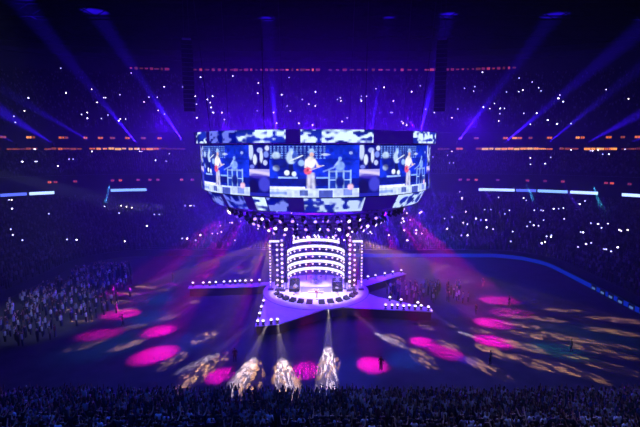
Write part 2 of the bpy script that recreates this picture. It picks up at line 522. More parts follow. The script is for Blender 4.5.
def standing(name, mats, lh, rh, le, re, stride=.1, lean=0.):
    """lh, rh: hands; le, re: elbows (x, y, z); faces +y"""
    l = lean
    J = [(0, 0, .96, .15, .75), (0, l * .3, 1.15, .145, .72), (0, l * .8, 1.34, .165, .68), (0, l, 1.47, .06), (0, l + .02, 1.56, .08, 1.1), (0, l + .03, 1.66, .098, 1.12), (0, l + .01, 1.74, .06),
         (-.19, l * .8, 1.40, .07), (*le, .048), (*[le[i] * .25 + lh[i] * .75 for i in range(3)], .036), (*lh, .042),
         (.19, l * .8, 1.40, .07), (*re, .048), (*[re[i] * .25 + rh[i] * .75 for i in range(3)], .036), (*rh, .042),
         (-.1, 0, .84, .105), (-.11, stride * .6, .48, .07), (-.11, stride * .3, .09, .048), (-.12, stride * .3 + .16, .045, .042),
         (.1, 0, .84, .105), (.11, -stride * .2, .48, .07), (.11, -stride, .09, .048), (.12, -stride + .16, .045, .042)]
    E = [(0, 1), (1, 2), (2, 3), (3, 4), (4, 5), (5, 6), (2, 7), (7, 8), (8, 9), (9, 10), (2, 11), (11, 12), (12, 13), (13, 14), (0, 15), (15, 16), (16, 17), (17, 18), (0, 19), (19, 20), (20, 21), (21, 22)]
    return figure_mesh(name, J, E, mats, (.1, .96, 1.46, 1.66))
SHIRTR = random_mat('shirt_cloth', ((24, 24, 30), (34, 36, 46), (48, 50, 60), (225, 225, 230), (30, 40, 70), (60, 30, 34), (22, 26, 34), (28, 28, 32), (130, 130, 140)))
HAIRR = random_mat('hair_colour', ((20, 16, 14), (52, 38, 28), (110, 86, 54), (30, 26, 24), (150, 130, 100)), .6)
SKINR = random_mat('skin_tone', ((205, 158, 132), (150, 106, 80), (222, 180, 155), (110, 75, 55)), .6)
TROUR = random_mat('trouser_cloth', ((30, 32, 44), (46, 56, 84), (62, 58, 54)))
SHOEM = diff('shoe', (24, 24, 26), .6)
RM = [HAIRR, SKINR, SHIRTR, TROUR, SHOEM]
POSES = [('with arms down', standing('person', RM, (-.3, .12, .82), (.3, .12, .82), (-.29, -.04, 1.1), (.29, -.04, 1.1))),
         ('with both arms raised', standing('person', RM, (-.33, .3, 1.93), (.33, .3, 1.93), (-.27, .16, 1.62), (.27, .16, 1.62))),
         ('with right arm raised', standing('person', RM, (-.3, .12, .82), (.3, .28, 1.96), (-.29, -.04, 1.1), (.26, .15, 1.64))),
         ('with left arm raised', standing('person', RM, (-.3, .28, 1.96), (.3, .12, .82), (-.26, .15, 1.64), (.29, -.04, 1.1))),
         ('with clasped hands', standing('person', RM, (-.06, .32, 1.28), (.06, .32, 1.28), (-.3, .1, 1.14), (.3, .1, 1.14))),
         ('leaning forward', standing('person', RM, (-.12, .4, 1.1), (.12, .4, 1.1), (-.29, .1, 1.1), (.29, .1, 1.1), .1, .12))]
rows = sorted({q[0] for q in singles}, reverse=True)
cnt = {}
for i, x, y, z in singles:
    cnt[i] = cnt.get(i, 0) + 1
    pn, me = POSES[rc.choice((0, 0, 0, 0, 0, 1, 2, 3, 4, 4, 4, 5, 5))]
    o = bpy.data.objects.new('person', me); COL.objects.link(o)
    o.location = (x, y, z); o.rotation_euler.z = math.atan2(x, -y) * .5 + rc.uniform(-.25, .25)
    s = rc.uniform(.92, 1.05); o.scale = (s, s, s)
    rn = rows.index(i)
    tag(o, 'spectator %s, near stand, %s row from bottom, %s from left' % (pn, nth(rn + 1), nth(cnt[i])), 'person', 'spectators in the near stand')
FIG = 0
def figure(mesh_args, loc, rz, label, cols, group=None, cat='person'):
    global FIG
    FIG += 1
    hair, skin, shirt, tr = cols
    ms = [diff('hair_%d' % FIG, hair, .6), diff('skin_%d' % FIG, skin, .6), diff('top_%d' % FIG, shirt, .8), diff('trousers_%d' % FIG, tr, .8), SHOEM]
    me = standing('person', ms, *mesh_args)
    o = bpy.data.objects.new('person', me); COL.objects.link(o); o.location = loc; o.rotation_euler.z = rz
    return tag(o, label, cat, group)
DOWN = ((-.3, .1, .82), (.3, .1, .82), (-.29, -.04, 1.1), (.29, -.04, 1.1))
WALK = ((-.27, .22, .9), (.27, -.12, .85), (-.29, .0, 1.12), (.29, -.1, 1.12), .22)
BK = ((20, 18, 18), (170, 125, 100), (26, 26, 30), (28, 28, 34))
for (x, y), rz, a, lab in (((7.3, -22.6), 2.9, DOWN, 'person in black standing on the dirt floor right of the magenta pool below the stage'),
                        ((-26.2, -10.8), -1.2, WALK, 'person in black walking between two magenta pools on the left of the floor'),
                        ((-33.5, 1.7), -1.2, DOWN, 'person in black standing on the floor at the edge of the left crowd'),
                        ((-9.0, -20.7), .4, DOWN, 'person in black standing on the floor left of the white beams'),
                        ((-26.0, 8.6), -1, DOWN, 'person in black standing behind the tip of the left runway'),
                        ((29.7, -3.3), 1.4, DOWN, 'person in black standing at the right of the largest magenta pool'),
                        ((23.3, -6.9), 1.9, WALK, 'person in black walking left of the magenta pools right of the stage'),
                        ((29.1, 5.8), 1.9, DOWN, 'person in black standing behind the largest magenta pool at right'),
                        ((19.7, -21.3), .9, DOWN, 'person in black standing among the gold patches of light at lower right'),
                        ((30.5, -18.3), 1.2, WALK, 'person in black walking by the teal pool of light at lower right')):
    figure(a, (x, y, 0), rz, lab, BK, 'staff on the open floor')

# ------------------------------------------------------------------ stage
DZ = 1.4
st = empty('stage', (0, 0, 0))
tag(st, 'round pale stage deck with runway arms in the middle of the floor', 'stage')
RX, RYF = 8.5, 8.0
N = 64
def ring_pts(r, z): return [(r * math.cos(2 * PI * i / N), r * math.sin(2 * PI * i / N), z) for i in range(N)]
m = MB(); m.add(ring_pts(8.4, DZ - .12) + ring_pts(8.4, DZ), [(i, (i + 1) % N, N + (i + 1) % N, N + i) for i in range(N)] + [tuple(range(N, 2 * N))], DECKM); m.build('deck', st)
m = MB(); m.add(ring_pts(8.2, 0) + ring_pts(8.2, DZ - .12), [(i, (i + 1) % N, N + (i + 1) % N, N + i) for i in range(N)], SKIRT); m.build('skirt', st)
m = MB(); m.arc(8.4, 8.5, DZ - .2, DZ + .01, 0, 2 * PI, TRUSS, 64); m.build('edge_trim', st)
POLY = [  # runway arms, root to tip (plan)
    [(-7.9, 2.9), (-10.5, 1.7), (-20.9, .9), (-21.1, 2.3), (-12.0, 3.6), (-7.2, 4.4)],
    [(-8.1, -1.6), (-7.7, -14.0), (-4.7, -13.4), (1.6, -8.0), (0.0, -8.2)],
    [(3.6, -7.4), (16.4, -9.1), (16.6, -7.8), (9.6, -3.2), (8.2, -1.4)],
    [(8.0, 2.2), (9.6, 3.4), (16.4, 9.2), (15.6, 10.4), (7.4, 5.2), (5.5, 6.2)]]
for pl in POLY:
    if sum(pl[i][0] * pl[(i + 1) % len(pl)][1] - pl[(i + 1) % len(pl)][0] * pl[i][1] for i in range(len(pl))) < 0: pl = pl[::-1]
    k = len(pl); m = MB()
    z1 = DZ - .02
    m.add([(x, y, DZ - .14) for x, y in pl] + [(x, y, z1) for x, y in pl], [(i, (i + 1) % k, k + (i + 1) % k, k + i) for i in range(k)] + [tuple(range(k, 2 * k))], DECKM)
    a = m.build('runway', st)
    cx, cy = sum(p[0] for p in pl) / k, sum(p[1] for p in pl) / k
    m = MB(); q = [(cx + (x - cx) * .97, cy + (y - cy) * .97) for x, y in pl]
    m.add([(x, y, 0) for x, y in q] + [(x, y, DZ - .14) for x, y in q], [(i, (i + 1) % k, k + (i + 1) % k, k + i) for i in range(k)], SKIRT)
    m.build('skirt', a)

# small lamps standing on the runway edges
LAMPW = emis('lamp_white', (235, 225, 255), 3.0); LAMPV = emis('lamp_violet', (180, 150, 255), 2.2)
def mk_edge_lamp():
    t = empty('stage_lamp')
    m = MB(); m.lathe([(0, 0), (.2, 0), (.2, .06), (.06, .1), (.06, .22)], BLACK, 10); m.build('base', t)
    m = MB(); m.lathe([(.08, .18), (.2, .24), (.22, .5), (.17, .54)], BLACK, 10); m.build('housing', t)
    m = MB(); m.ball((0, 0, .52), .2, LAMPW, 8); m.build('lens', t)
    return t
lamp0 = None
def edge_lamp(x, y, lab, grp):
    global lamp0
    if lamp0 is None: lamp0 = mk_edge_lamp(); o = lamp0
    else: o = copy_tree(lamp0)
    o.location = (x, y, DZ - .02); o.rotation_euler.z = rc.uniform(0, 6)
    tag(o, lab, 'lamp', grp)
for i, (x, y) in enumerate([(-20.4, 2.1), (-18.7, 2.2), (-17.7, 2.35), (-16.7, 2.5), (-15.4, 2.75), (-14.4, 2.9), (-13.6, 3.1), (-12.8, 3.2), (-11.9, 3.3), (-10.9, 3.4), (-9.6, 3.7)]):
    edge_lamp(x, y, 'small white lamp on the far edge of the left runway, %s from its tip' % nth(i + 1), 'lamps along the left runway')
for i, (x, y) in enumerate([(15.9, -8.7), (15.0, -8.2), (14.1, -8.4), (13.3, -8.1), (12.5, -8.3), (11.7, -7.9), (10.9, -8.0), (10.0, -7.9), (14.8, -7.0), (12.6, -5.8), (11.1, -4.8)]):
    edge_lamp(x, y, 'small violet-white lamp on the right runway, %s of those counted inward from its tip' % nth(i + 1), 'lamps along the right runway')
for i, (x, y) in enumerate([(-7.4, -13.6), (-6.7, -13.6), (-5.7, -13.3), (-4.9, -13.1), (-7.5, -11), (-7.6, -8.6), (-7.6, -6.2)]):
    edge_lamp(x, y, 'small lamp on the near left runway, %s counted from its tip' % nth(i + 1), 'lamps along the near left runway')
for i, (x, y) in enumerate([(15.5, 9.5), (13.8, 8.6), (12.2, 7.6), (10.4, 6.4), (9.0, 5.6)]):
    edge_lamp(x, y, 'small lamp on the far right runway, %s from its tip' % nth(i + 1), 'lamps along the far right runway')

# wedge monitors in an arc on the deck
def mk_wedge():
    t = empty('stage_monitor')
    m = MB(); m.add([(-.45, -.35, 0), (.45, -.35, 0), (.45, .4, 0), (-.45, .4, 0), (-.45, -.35, .5), (.45, -.35, .5), (.45, .35, .14), (-.45, .35, .14)],
                    [(3, 2, 1, 0), (4, 5, 6, 7), (0, 1, 5, 4), (1, 2, 6, 5), (2, 3, 7, 6), (3, 0, 4, 7)], BLACK); m.build('cabinet', t)
    m = MB(); m.add([(-.4, -.28, .475), (.4, -.28, .475), (.4, .3, .185), (-.4, .3, .185)], [(0, 1, 2, 3)], diff('grille', (20, 20, 22), .9)); m.build('grille', t)
    return t
w0 = None
WA = [-160, -147, -134, -122, -110, -98, -82, -70, -57, -44, -30, -17]
for i, a in enumerate(WA):
    if w0 is None: w0 = mk_wedge(); o = w0
    else: o = copy_tree(w0)
    t = R_(a); o.location = (6.5 * math.cos(t), 5.9 * math.sin(t), DZ); o.rotation_euler.z = t + PI / 2 + PI
    tag(o, 'black wedge monitor on the pale deck, %s from the left of the arc' % nth(i + 1), 'speaker', 'wedge monitors round the stage front')

# risers
def riser(name, x, y, w, d, h, mat, lab, steps_=0):
    t = empty(name, (x, y, DZ))
    m = MB(); m.box((0, 0, h - .06), (w, d, .12), mat); m.build('top', t)
    m = MB(); m.box((0, 0, (h - .12) / 2), (w - .1, d - .1, h - .12), mat if steps_ else SKIRT); m.build('fascia', t)
    for k in range(steps_):
        m = MB(); hh = h * (steps_ - k) / (steps_ + 1); m.box((0, -d / 2 - .15 - .3 * k, hh / 2), (w * .5, .3, hh), mat); m.build('step', t)
    return tag(t, lab, 'riser')
riser('drum_riser', 0, .6, 4.9, 3.4, .95, WHITEP, 'white drum riser with steps in the centre of the stage', 2)
riser('band_riser', -3.45, .2, 1.7, 2.2, .5, DARK, 'dark low riser with amplifiers on the left half of the stage')
riser('band_riser', 3.45, .2, 1.7, 2.2, .5, DARK, 'dark low riser with amplifiers on the right half of the stage')

# drum kit
def drum(m, c, r, h, shell, axis=(0, 0, 1)):
    q = Vector((0, 0, 1)).rotation_difference(Vector(axis).normalized()).to_matrix().to_4x4()
    T = Matrix.Translation(c) @ q
    m.lathe([(0, -h / 2), (r * .97, -h / 2), (r, -h / 2 + .02), (r, h / 2 - .02), (r * .97, h / 2), (0, h / 2)], shell, 16, T)
kit = empty('drum_kit', (0, .5, DZ + .95))
tag(kit, 'white drum kit with cymbals on the central white riser', 'drum kit')
SHELL = diff('drum_shell', (205, 200, 215), .3); CYM = diff('cymbal_brass', (200, 170, 90), .25, .9)
for nm, c, r, h, ax in (('bass_drum', (0, -.25, .3), .3, .45, (0, 1, 0)), ('snare_drum', (-.4, .35, .62), .18, .15, (0, -.1, 1)), ('rack_tom', (-.22, -.2, .82), .15, .22, (0, .35, 1)), ('rack_tom', (.22, -.2, .82), .15, .22, (0, .35, 1)), ('floor_tom', (.55, .3, .42), .22, .4, (0, 0, 1))):
    m = MB(); drum(m, c, r, h, SHELL, ax); 
    if nm != 'bass_drum':
        for k in range(3): 
            t = k * 2.1 + .4; m.tube((c[0] + r * .8 * math.cos(t), c[1] + r * .8 * math.sin(t), c[2]), (c[0] + r * math.cos(t), c[1] + r * math.sin(t), 0), .012, TRUSS, 5)
    m.build(nm, kit)
for c in ((-.75, -.1, 1.15), (.75, -.1, 1.2), (-.85, .45, .95), (.9, .5, 1.1)):
    m = MB(); m.tube((c[0], c[1], 0), c, .015, TRUSS, 5)
    for k in range(3):
        t = k * 2.1; m.tube((c[0], c[1], .3), (c[0] + .25 * math.cos(t), c[1] + .25 * math.sin(t), 0), .01, TRUSS, 4)
    o = m.build('cymbal_stand', kit)
    m = MB(); m.lathe([(0, .05), (.05, .05), (.07, .02), (.23, 0), (.23, -.006), (0, -.006)], CYM, 16, Matrix.Translation(c)); m.build('cymbal', o)
stl = MB(); stl.lathe([(0, 0), (.2, 0), (.04, .06), (.04, .44), (.18, .46), (.18, .53), (0, .54)], BLACK, 12)
tag(stl.build('drum_stool', None, (0, 1.35, DZ + .95)), 'round black drum stool behind the drum kit', 'stool')
# seated drummer
ms = [diff('hair_drum', (30, 24, 20), .6), diff('skin_drum', (200, 150, 125), .6), diff('top_drum', (200, 200, 215), .8), diff('trousers_drum', (34, 34, 44), .8), SHOEM]
J = [(0, 0, .62, .15, .75), (0, -.03, .84, .145, .72), (0, -.05, 1.06, .165, .68), (0, -.06, 1.19, .06), (0, -.08, 1.28, .08, 1.1), (0, -.09, 1.38, .098, 1.12), (0, -.08, 1.46, .06),
     (-.19, -.05, 1.12, .07), (-.34, -.12, .9, .048), (-.3, -.36, .88, .036), (-.28, -.46, .9, .042), (.19, -.05, 1.12, .07), (.36, -.14, .95, .048), (.34, -.38, 1.08, .036), (.33, -.46, 1.14, .042),
     (-.12, -.06, .6, .1), (-.22, -.48, .56, .07), (-.22, -.5, .1, .048), (-.22, -.66, .05, .042), (.12, -.06, .6, .1), (.22, -.48, .56, .07), (.22, -.5, .1, .048), (.22, -.66, .05, .042)]
E_ = [(0, 1), (1, 2), (2, 3), (3, 4), (4, 5), (5, 6), (2, 7), (7, 8), (8, 9), (9, 10), (2, 11), (11, 12), (12, 13), (13, 14), (0, 15), (15, 16), (16, 17), (17, 18), (0, 19), (19, 20), (20, 21), (21, 22)]
me = figure_mesh('person', J, E_, ms, (.1, .6, 1.18, 1.38))
o = bpy.data.objects.new('person', me); COL.objects.link(o); o.location = (0, 1.4, DZ + .95)
tag(o, 'drummer in pale top seated behind the drum kit', 'person')

# players
def mk_guitar(body_col, lab, M):
    t = empty('guitar'); t.matrix_world = M
    bm_ = diff('guitar_' + lab.split()[0] + lab.split()[-1], body_col, .35); WOOD = diff('neck_wood', (90, 60, 40), .5)
    out = []
    for i in range(28):
        a = 2 * PI * i / 28
        x = .25 * math.cos(a); y = (.165 + .035 * math.cos(2 * a) - .03 * (math.cos(a))) * math.sin(a)
        out.append((x, y))
    m = MB(); k = len(out)
    m.add([(x, y, -.045) for x, y in out] + [(x, y, .045) for x, y in out], [(i, (i + 1) % k, k + (i + 1) % k, k + i) for i in range(k)] + [tuple(range(k))[::-1], tuple(range(k, 2 * k))], bm_); m.build('body', t)
    m = MB(); m.box((.47, 0, .04), (.5, .05, .03), WOOD); m.build('neck', t)
    m = MB(); m.box((.79, 0, .03), (.16, .08, .025), WOOD); m.build('headstock', t)
    m = MB(); m.lathe([(0, .05), (.05, .05), (.05, .047), (0, .047)], BLACK, 12, Matrix.Translation((.07, 0, 0))); m.build('sound_hole', t)
    return tag(t, lab, 'guitar')
PLAY = ((-.34, .22, 1.22), (.1, .3, 1.02), (-.34, .02, 1.14), (.32, .04, 1.12))   # left hand on the neck, right hand over the strings
def player(x, y, z, rz, lab, cols, gcol, glab):
    figure(PLAY, (x, y, z), rz, lab, cols)
    if gcol:
        M = Matrix.Translation((x, y, z)) @ Matrix.Rotation(rz, 4, 'Z') @ Matrix.Translation((.08, .235, 1.05)) @ Matrix.Rotation(R_(180 - 18), 4, 'Y') @ Matrix.Rotation(PI / 2, 4, 'X')
        mk_guitar(gcol, glab, M)
F = PI
player(.2, -3.6, DZ, F, 'singer in a white shirt and pale hat at the front of the stage', ((215, 215, 225), (205, 160, 135), (235, 232, 230), (190, 185, 195)), (190, 40, 60), 'red acoustic guitar held by the singer')
player(-3.2, -1.6, DZ, F - .3, 'guitarist in a pale top left of the white riser', ((40, 30, 24), (200, 155, 130), (200, 200, 215), (40, 42, 60)), (200, 150, 80), 'amber guitar held by the guitarist left of the riser')
player(3.3, -1.7, DZ, F + .3, 'guitarist in a dark top right of the white riser', ((30, 24, 20), (200, 155, 130), (40, 42, 52), (40, 42, 60)), (230, 225, 220), 'white guitar held by the guitarist right of the riser')
player(-3.4, -.1, DZ + .5, F - .5, 'bass player in black on the left band riser', ((30, 24, 20), (190, 145, 120), (34, 34, 42), (34, 34, 42)), (60, 60, 110), 'blue bass guitar on the left band riser')
figure(((-.16, .36, 1.02), (.16, .36, 1.02), (-.29, .1, 1.12), (.29, .1, 1.12)), (3.45, .35, DZ + .5), F, 'keyboard player in pale shirt on the right band riser', ((60, 44, 30), (205, 160, 135), (190, 190, 205), (40, 42, 60)))
kb = empty('keyboard', (3.45, -.2, DZ + .5)); tag(kb, 'black stage keyboard on crossed legs on the right band riser', 'keyboard')
m = MB(); m.box((0, 0, .97), (1.3, .34, .1), BLACK); m.build('body', kb)
m = MB(); m.box((0, .06, 1.025), (1.2, .18, .012), WHITEP); m.build('keys', kb)
for q in (-1, 1):
    m = MB(); m.tube((-.4, q * .12, 0), (.4, q * .12, .92), .02, TRUSS, 6); m.tube((.4, q * .12, 0), (-.4, q * .12, .92), .02, TRUSS, 6); m.build('leg', kb)
def mic(x, y, z, lab):
    t = empty('microphone_stand', (x, y, z)); tag(t, lab, 'microphone stand')
    m = MB(); m.lathe([(0, 0), (.16, 0), (.16, .02), (.02, .04), (0, .04)], BLACK, 12); m.build('base', t)
    m = MB(); m.tube((0, 0, .03), (0, 0, 1.42), .015, TRUSS, 6); m.build('pole', t)
    m = MB(); m.tube((0, 0, 1.42), (0, .14, 1.5), .02, BLACK, 6); m.ball((0, .17, 1.52), .04, TRUSS, 8); m.build('microphone', t)
mic(.2, -4.25, DZ, 'microphone stand in front of the singer')
mic(-3.4, -2.2, DZ, 'microphone stand in front of the guitarist left of the riser')
mic(3.5, -2.3, DZ, 'microphone stand in front of the guitarist right of the riser')
def amp(x, y, z, rz, lab):
    t = empty('amplifier', (x, y, z), rz); tag(t, lab, 'amplifier')
    m = MB(); m.box((0, 0, .45), (.8, .4, .9), BLACK); m.build('cabinet', t)
    m = MB(); m.box((0, -.21, .42), (.72, .02, .76), diff('amp_cloth', (70, 74, 90), .9)); m.build('grille', t)
    m = MB(); m.box((0, 0, 1.03), (.76, .34, .26), BLACK); m.box((0, -.18, 1.03), (.68, .02, .14), TRUSS); m.build('head', t)
for i, x in enumerate((-3.88, -3.02)): amp(x, 1.0, DZ + .5, 0, 'black amplifier at the back of the left riser, %s from the left' % nth(i + 1))
for i, x in enumerate((3.02, 3.88)): amp(x, 1.0, DZ + .5, 0, 'black amplifier at the back of the right riser, %s' % ('nearer the drums' if i == 0 else 'outer one'))
def flightcase(x, y, z, w, h, lab):
    t = empty('equipment_case', (x, y, z)); tag(t, lab, 'case')
    m = MB(); m.box((0, 0, h / 2 + .06), (w, .6, h), diff('case_blue', (46, 52, 80), .6)); m.build('body', t)
    for sx in (-1, 1):
        for sy in (-1, 1):
            m = MB(); m.box((sx * w / 2, sy * .3, h / 2 + .06), (.05, .05, h + .02), TRUSS); m.build('corner_trim', t)
            m = MB(); m.ball((sx * (w / 2 - .1), sy * .2, .04), .04, BLACK, 6); m.build('caster', t)
for i, (x, y, w, h) in enumerate(((-6.3, 2.6, 1.0, 1.4), (-5.9, 1.6, .8, 1.1), (-5.4, 4.0, 1.2, 1.0), (5.4, 4.0, 1.2, 1.0), (5.9, 1.6, .8, 1.1), (6.3, 2.6, 1.0, 1.4))):
    flightcase(x, y, DZ, w, h, 'blue-grey equipment case on the stage deck, %s from the left' % nth(i + 1))

# ------------------------------------------------------------------ curved light bars behind the band
GLOW = emis('bar_white', (225, 220, 255), 1.9); GLOWV = emis('bar_violet', (190, 170, 255), 1.2)
PINK = emis('lamp_pinkwhite', (255, 215, 250), 2.6)
posts = empty('light_bar_scaffold', (0, 0, DZ)); tag(posts, 'curved scaffold of thin uprights behind the drums carrying the light bars', 'scaffold')
RB = 4.55
for i in range(9):
    t = R_(8 + 164 * i / 8); m = MB()
    m.tube((RB * 1.05 * math.cos(t), RB * 1.05 * math.sin(t), 0), (RB * 1.05 * math.cos(t), RB * 1.05 * math.sin(t), 8.1), .06, TRUSS, 6)
    m.lathe([(0, 0), (.3, 0), (.3, .03), (.06, .06)], BLACK, 8, Matrix.Translation((RB * 1.05 * math.cos(t), RB * 1.05 * math.sin(t), 0)))
    m.build('upright', posts)
for k, z in enumerate((3.75, 5.0, 6.3, 7.6, 8.7)):
    t = empty('curved_light_bar', (0, 0, z))
    w = ('lowest', 'second from the bottom', 'middle', 'second from the top', 'topmost')[k]
    tag(t, 'curved glowing white light bar behind the band, %s of five' % w, 'light bar', 'curved light bars behind the band')
    a0 = 4 if k < 4 else 32
    m = MB(); m.arc(RB + .05, RB + .2, -.3, .3, R_(a0), R_(180 - a0), BLACK, 32); m.build('rail', t)
    m = MB(); m.arc(RB, RB + .05, -.24, .24, R_(a0 + 1), R_(179 - a0), GLOW, 32); m.build('diffuser', t)
    nb = 12 if k < 4 else 9
    for i in range(nb):
        a = R_(a0 + 4 + (172 - 2 * a0) * i / (nb - 1))
        if z > 8: p = (RB * math.cos(a), RB * math.sin(a), .5)
        else: p = ((RB - .05) * math.cos(a), (RB - .05) * math.sin(a), -.48)
        m = MB(); m.ball(p, .14, PINK, 8); m.tube((p[0] * 1.02, p[1] * 1.02, p[2]), (p[0] * 1.02, p[1] * 1.02, 0), .04, BLACK, 5); m.build('bulb', t)

# light towers either side
def tower(x, y, h, n, cap, lab, s):
    t = empty('light_tower', (x, y, DZ)); tag(t, lab, 'light tower', 'light towers flanking the band')
    m = MB(); m.box((0, 0, .04), (.9, .9, .08), BLACK); m.build('base', t)
    m = MB()
    for q, w in ((-.16, -.16), (.16, -.16), (.16, .16), (-.16, .16)): m.tube((q, w, .08), (q, w, h), .03, TRUSS, 5)
    for i in range(int(h / .5)):
        z = .1 + i * .5
        m.tube((-.16, -.16, z), (.16, -.16, z + .48), .015, TRUSS, 4); m.tube((.16, .16, z), (-.16, .16, z + .48), .015, TRUSS, 4)
    m.build('mast', t)
    for i in range(n):
        z = .9 + (h - 1.0) * i / (n - 1)
        m = MB(); m.lathe([(.05, .1), (.16, .06), (.18, -.06)], BLACK, 8, Matrix.Translation((0, -.28, z)) @ Matrix.Rotation(R_(90), 4, 'X') @ Matrix.Rotation(PI, 4, 'X'))
        o = m.build('lamp', t)
        m = MB(); m.ball((0, -.36, z), .15 * s, PINK if i % 2 else LAMPV, 8); m.build('bulb', o)
    if cap:
        m = MB(); m.box((cap * .7, -.1, h + .1), (1.7, .3, .22), BLACK); o = m.build('top_bar', t)
        m = MB(); m.box((cap * .7, -.27, h + .1), (1.6, .06, .3), GLOW); m.build('diffuser', o)
for sx, side in ((-1, 'left'), (1, 'right')):
    tower(sx * 7.3, .4, 7.9, 15, -sx, 'outermost light tower on the %s of the stage, with a white bar on top' % side, .9)
    tower(sx * 6.15, .2, 7.6, 9, 0, 'middle light tower of the three on the %s of the stage' % side, 1.15)
    tower(sx * 5.35, -.2, 8.4, 11, 0, 'innermost light tower on the %s of the stage beside the curved bars' % side, 1.4)

# ------------------------------------------------------------------ video ring
def S(c): return np.array(lin(c))
def painter(W, H, bg):
    im = np.zeros((H, W, 3)); im[:] = S(bg)
    yy, xx = np.mgrid[0:H, 0:W]; u = (xx + .5) / W; v = (yy + .5) / H
    def blend(a, c): im[:] = im * (1 - a[..., None]) + S(c) * a[..., None]
    def ell(cx, cy, rx, ry, c, al=1., rot=0., soft=.35):
        du = (u - cx); dv = (v - cy); co, si = math.cos(rot), math.sin(rot)
        a = (du * co + dv * si) / rx; b_ = (-du * si + dv * co) / ry
        d = np.sqrt(a * a + b_ * b_); blend(np.clip((1 + soft / 2 - d) / soft, 0, 1) * al, c)
    def rect(x0, y0, x1, y1, c, al=1.):
        blend(((u >= x0) & (u <= x1) & (v >= y0) & (v <= y1)) * al, c)
    def line(x0, y0, x1, y1, w, c, al=1.):
        L2 = (x1 - x0) ** 2 + (y1 - y0) ** 2; t = np.clip(((u - x0) * (x1 - x0) + (v - y0) * (y1 - y0)) / L2, 0, 1)
        d = np.hypot(u - x0 - t * (x1 - x0), v - y0 - t * (y1 - y0)); blend(np.clip(1.5 - d / w, 0, 1) * al, c)
    return im, ell, rect, line, u, v
def noise2(W, H, cells, seed):
    r = np.random.default_rng(seed); cw, ch = cells
    g = r.random((ch + 2, cw + 2)); x = np.linspace(0, cw, W); y = np.linspace(0, ch, H)
    xi = x.astype(int); yi = y.astype(int); fx = x - xi; fy = y - yi
    fx = fx * fx * (3 - 2 * fx); fy = (fy * fy * (3 - 2 * fy))[:, None]
    a = g[yi][:, xi]; b_ = g[yi][:, xi + 1]; c = g[yi + 1][:, xi]; d = g[yi + 1][:, xi + 1]
    return (a * (1 - fx) + b_ * fx) * (1 - fy) + (c * (1 - fx) + d * fx) * fy

def stage_picture(W=100, H=58):
    """the camera shot on the large screens: a singer with a red guitar, band behind"""
    im, ell, rect, line, u, v = painter(W, H, (18, 46, 215))
    n = noise2(W, H, (9, 6), 2)
    im *= (.55 + .8 * n)[..., None]
    rect(0, 0, .62, .26, (10, 14, 110), .75)
    for i in range(15):
        for j in range(6): ell(.02 + i * .042, .03 + j * .043, .013, .014, (120, 160, 255), .75)
    rect(0, .26, 1, .3, (12, 20, 150), .5)
    ell(.08, .2, .05, .07, (190, 215, 255), .8); ell(.08, .44, .04, .06, (180, 200, 255), .9)
    ell(.12, .34, .1, .1, (14, 16, 110), .8); ell(.18, .5, .1, .12, (14, 14, 110), .7)
    ell(.4, .3, .1, .22, (14, 20, 130), .6)
    # second guitarist
    ell(.25, .1, .022, .04, (140, 170, 235)); ell(.25, .24, .055, .12, (190, 215, 255)); ell(.29, .22, .03, .1, (60, 90, 200))
    ell(.36, .34, .035, .06, (150, 185, 255)); line(.24, .3, .37, .2, .01, (230, 240, 255)); rect(.225, .36, .27, .58, (16, 18, 90), .9)
    ell(.2, .53, .03, .05, (225, 235, 255)); ell(.28, .55, .025, .05, (215, 230, 255))
    # stage line
    rect(.1, .6, .32, .64, (150, 180, 255)); rect(.0, .64, 1, .78, (16, 18, 125), .85); rect(.52, .6, .76, .64, (130, 170, 255))
    # drummer and kit
    ell(.78, .26, .02, .04, (120, 155, 240)); ell(.78, .4, .05, .09, (130, 165, 250)); ell(.74, .36, .012, .1, (160, 190, 255), .8, .4)
    rect(.66, .48, .9, .84, (30, 60, 190), .8)
    for q in (.66, .74, .82, .9): line(q, .48, q, .84, .008, (150, 185, 255))
    for q in (.5, .66): line(.66, q, .9, q, .009, (170, 200, 255))
    ell(.78, .7, .05, .1, (20, 30, 140)); line(.6, .5, .72, .42, .01, (130, 160, 250))
    ell(.62, .18, .05, .02, (200, 215, 255), .8); ell(.9, .15, .02, .03, (170, 190, 255), .7); ell(.68, .1, .02, .05, (20, 24, 150), .6)
    # floor
    rect(0, .82, 1, 1, (196, 212, 255)); rect(.0, .8, .4, .84, (235, 240, 255)); rect(.34, .86, .43, .97, (60, 80, 180), .9)
    rect(.55, .86, .7, 1, (40, 60, 190), .9); rect(.0, .9, .2, .94, (120, 150, 240), .8); rect(.82, .84, .92, .96, (90, 110, 220), .8)
    ell(.9, .8, .035, .06, (235, 190, 225))
    # singer
    ell(.47, .13, .045, .022, (130, 168, 240)); ell(.47, .1, .027, .03, (160, 192, 248)); ell(.472, .18, .024, .042, (212, 172, 172))
    ell(.46, .33, .05, .115, (242, 236, 242)); line(.5, .27, .54, .4, .013, (228, 220, 230)); line(.415, .28, .405, .42, .014, (232, 224, 232))
    line(.445, .54, .437, .83, .02, (208, 204, 236)); line(.482, .54, .49, .83, .02, (194, 196, 234))
    ell(.43, .49, .042, .07, (228, 92, 132)); ell(.43, .475, .015, .025, (120, 30, 60), .7); line(.455, .475, .585, .395, .009, (205, 188, 215)); ell(.592, .388, .014, .014, (235, 235, 255))
    line(.53, .4, .56, .395, .011, (225, 185, 180))
    im *= (.72 + .56 * noise2(W, H, (34, 20), 6))[..., None]
    return im
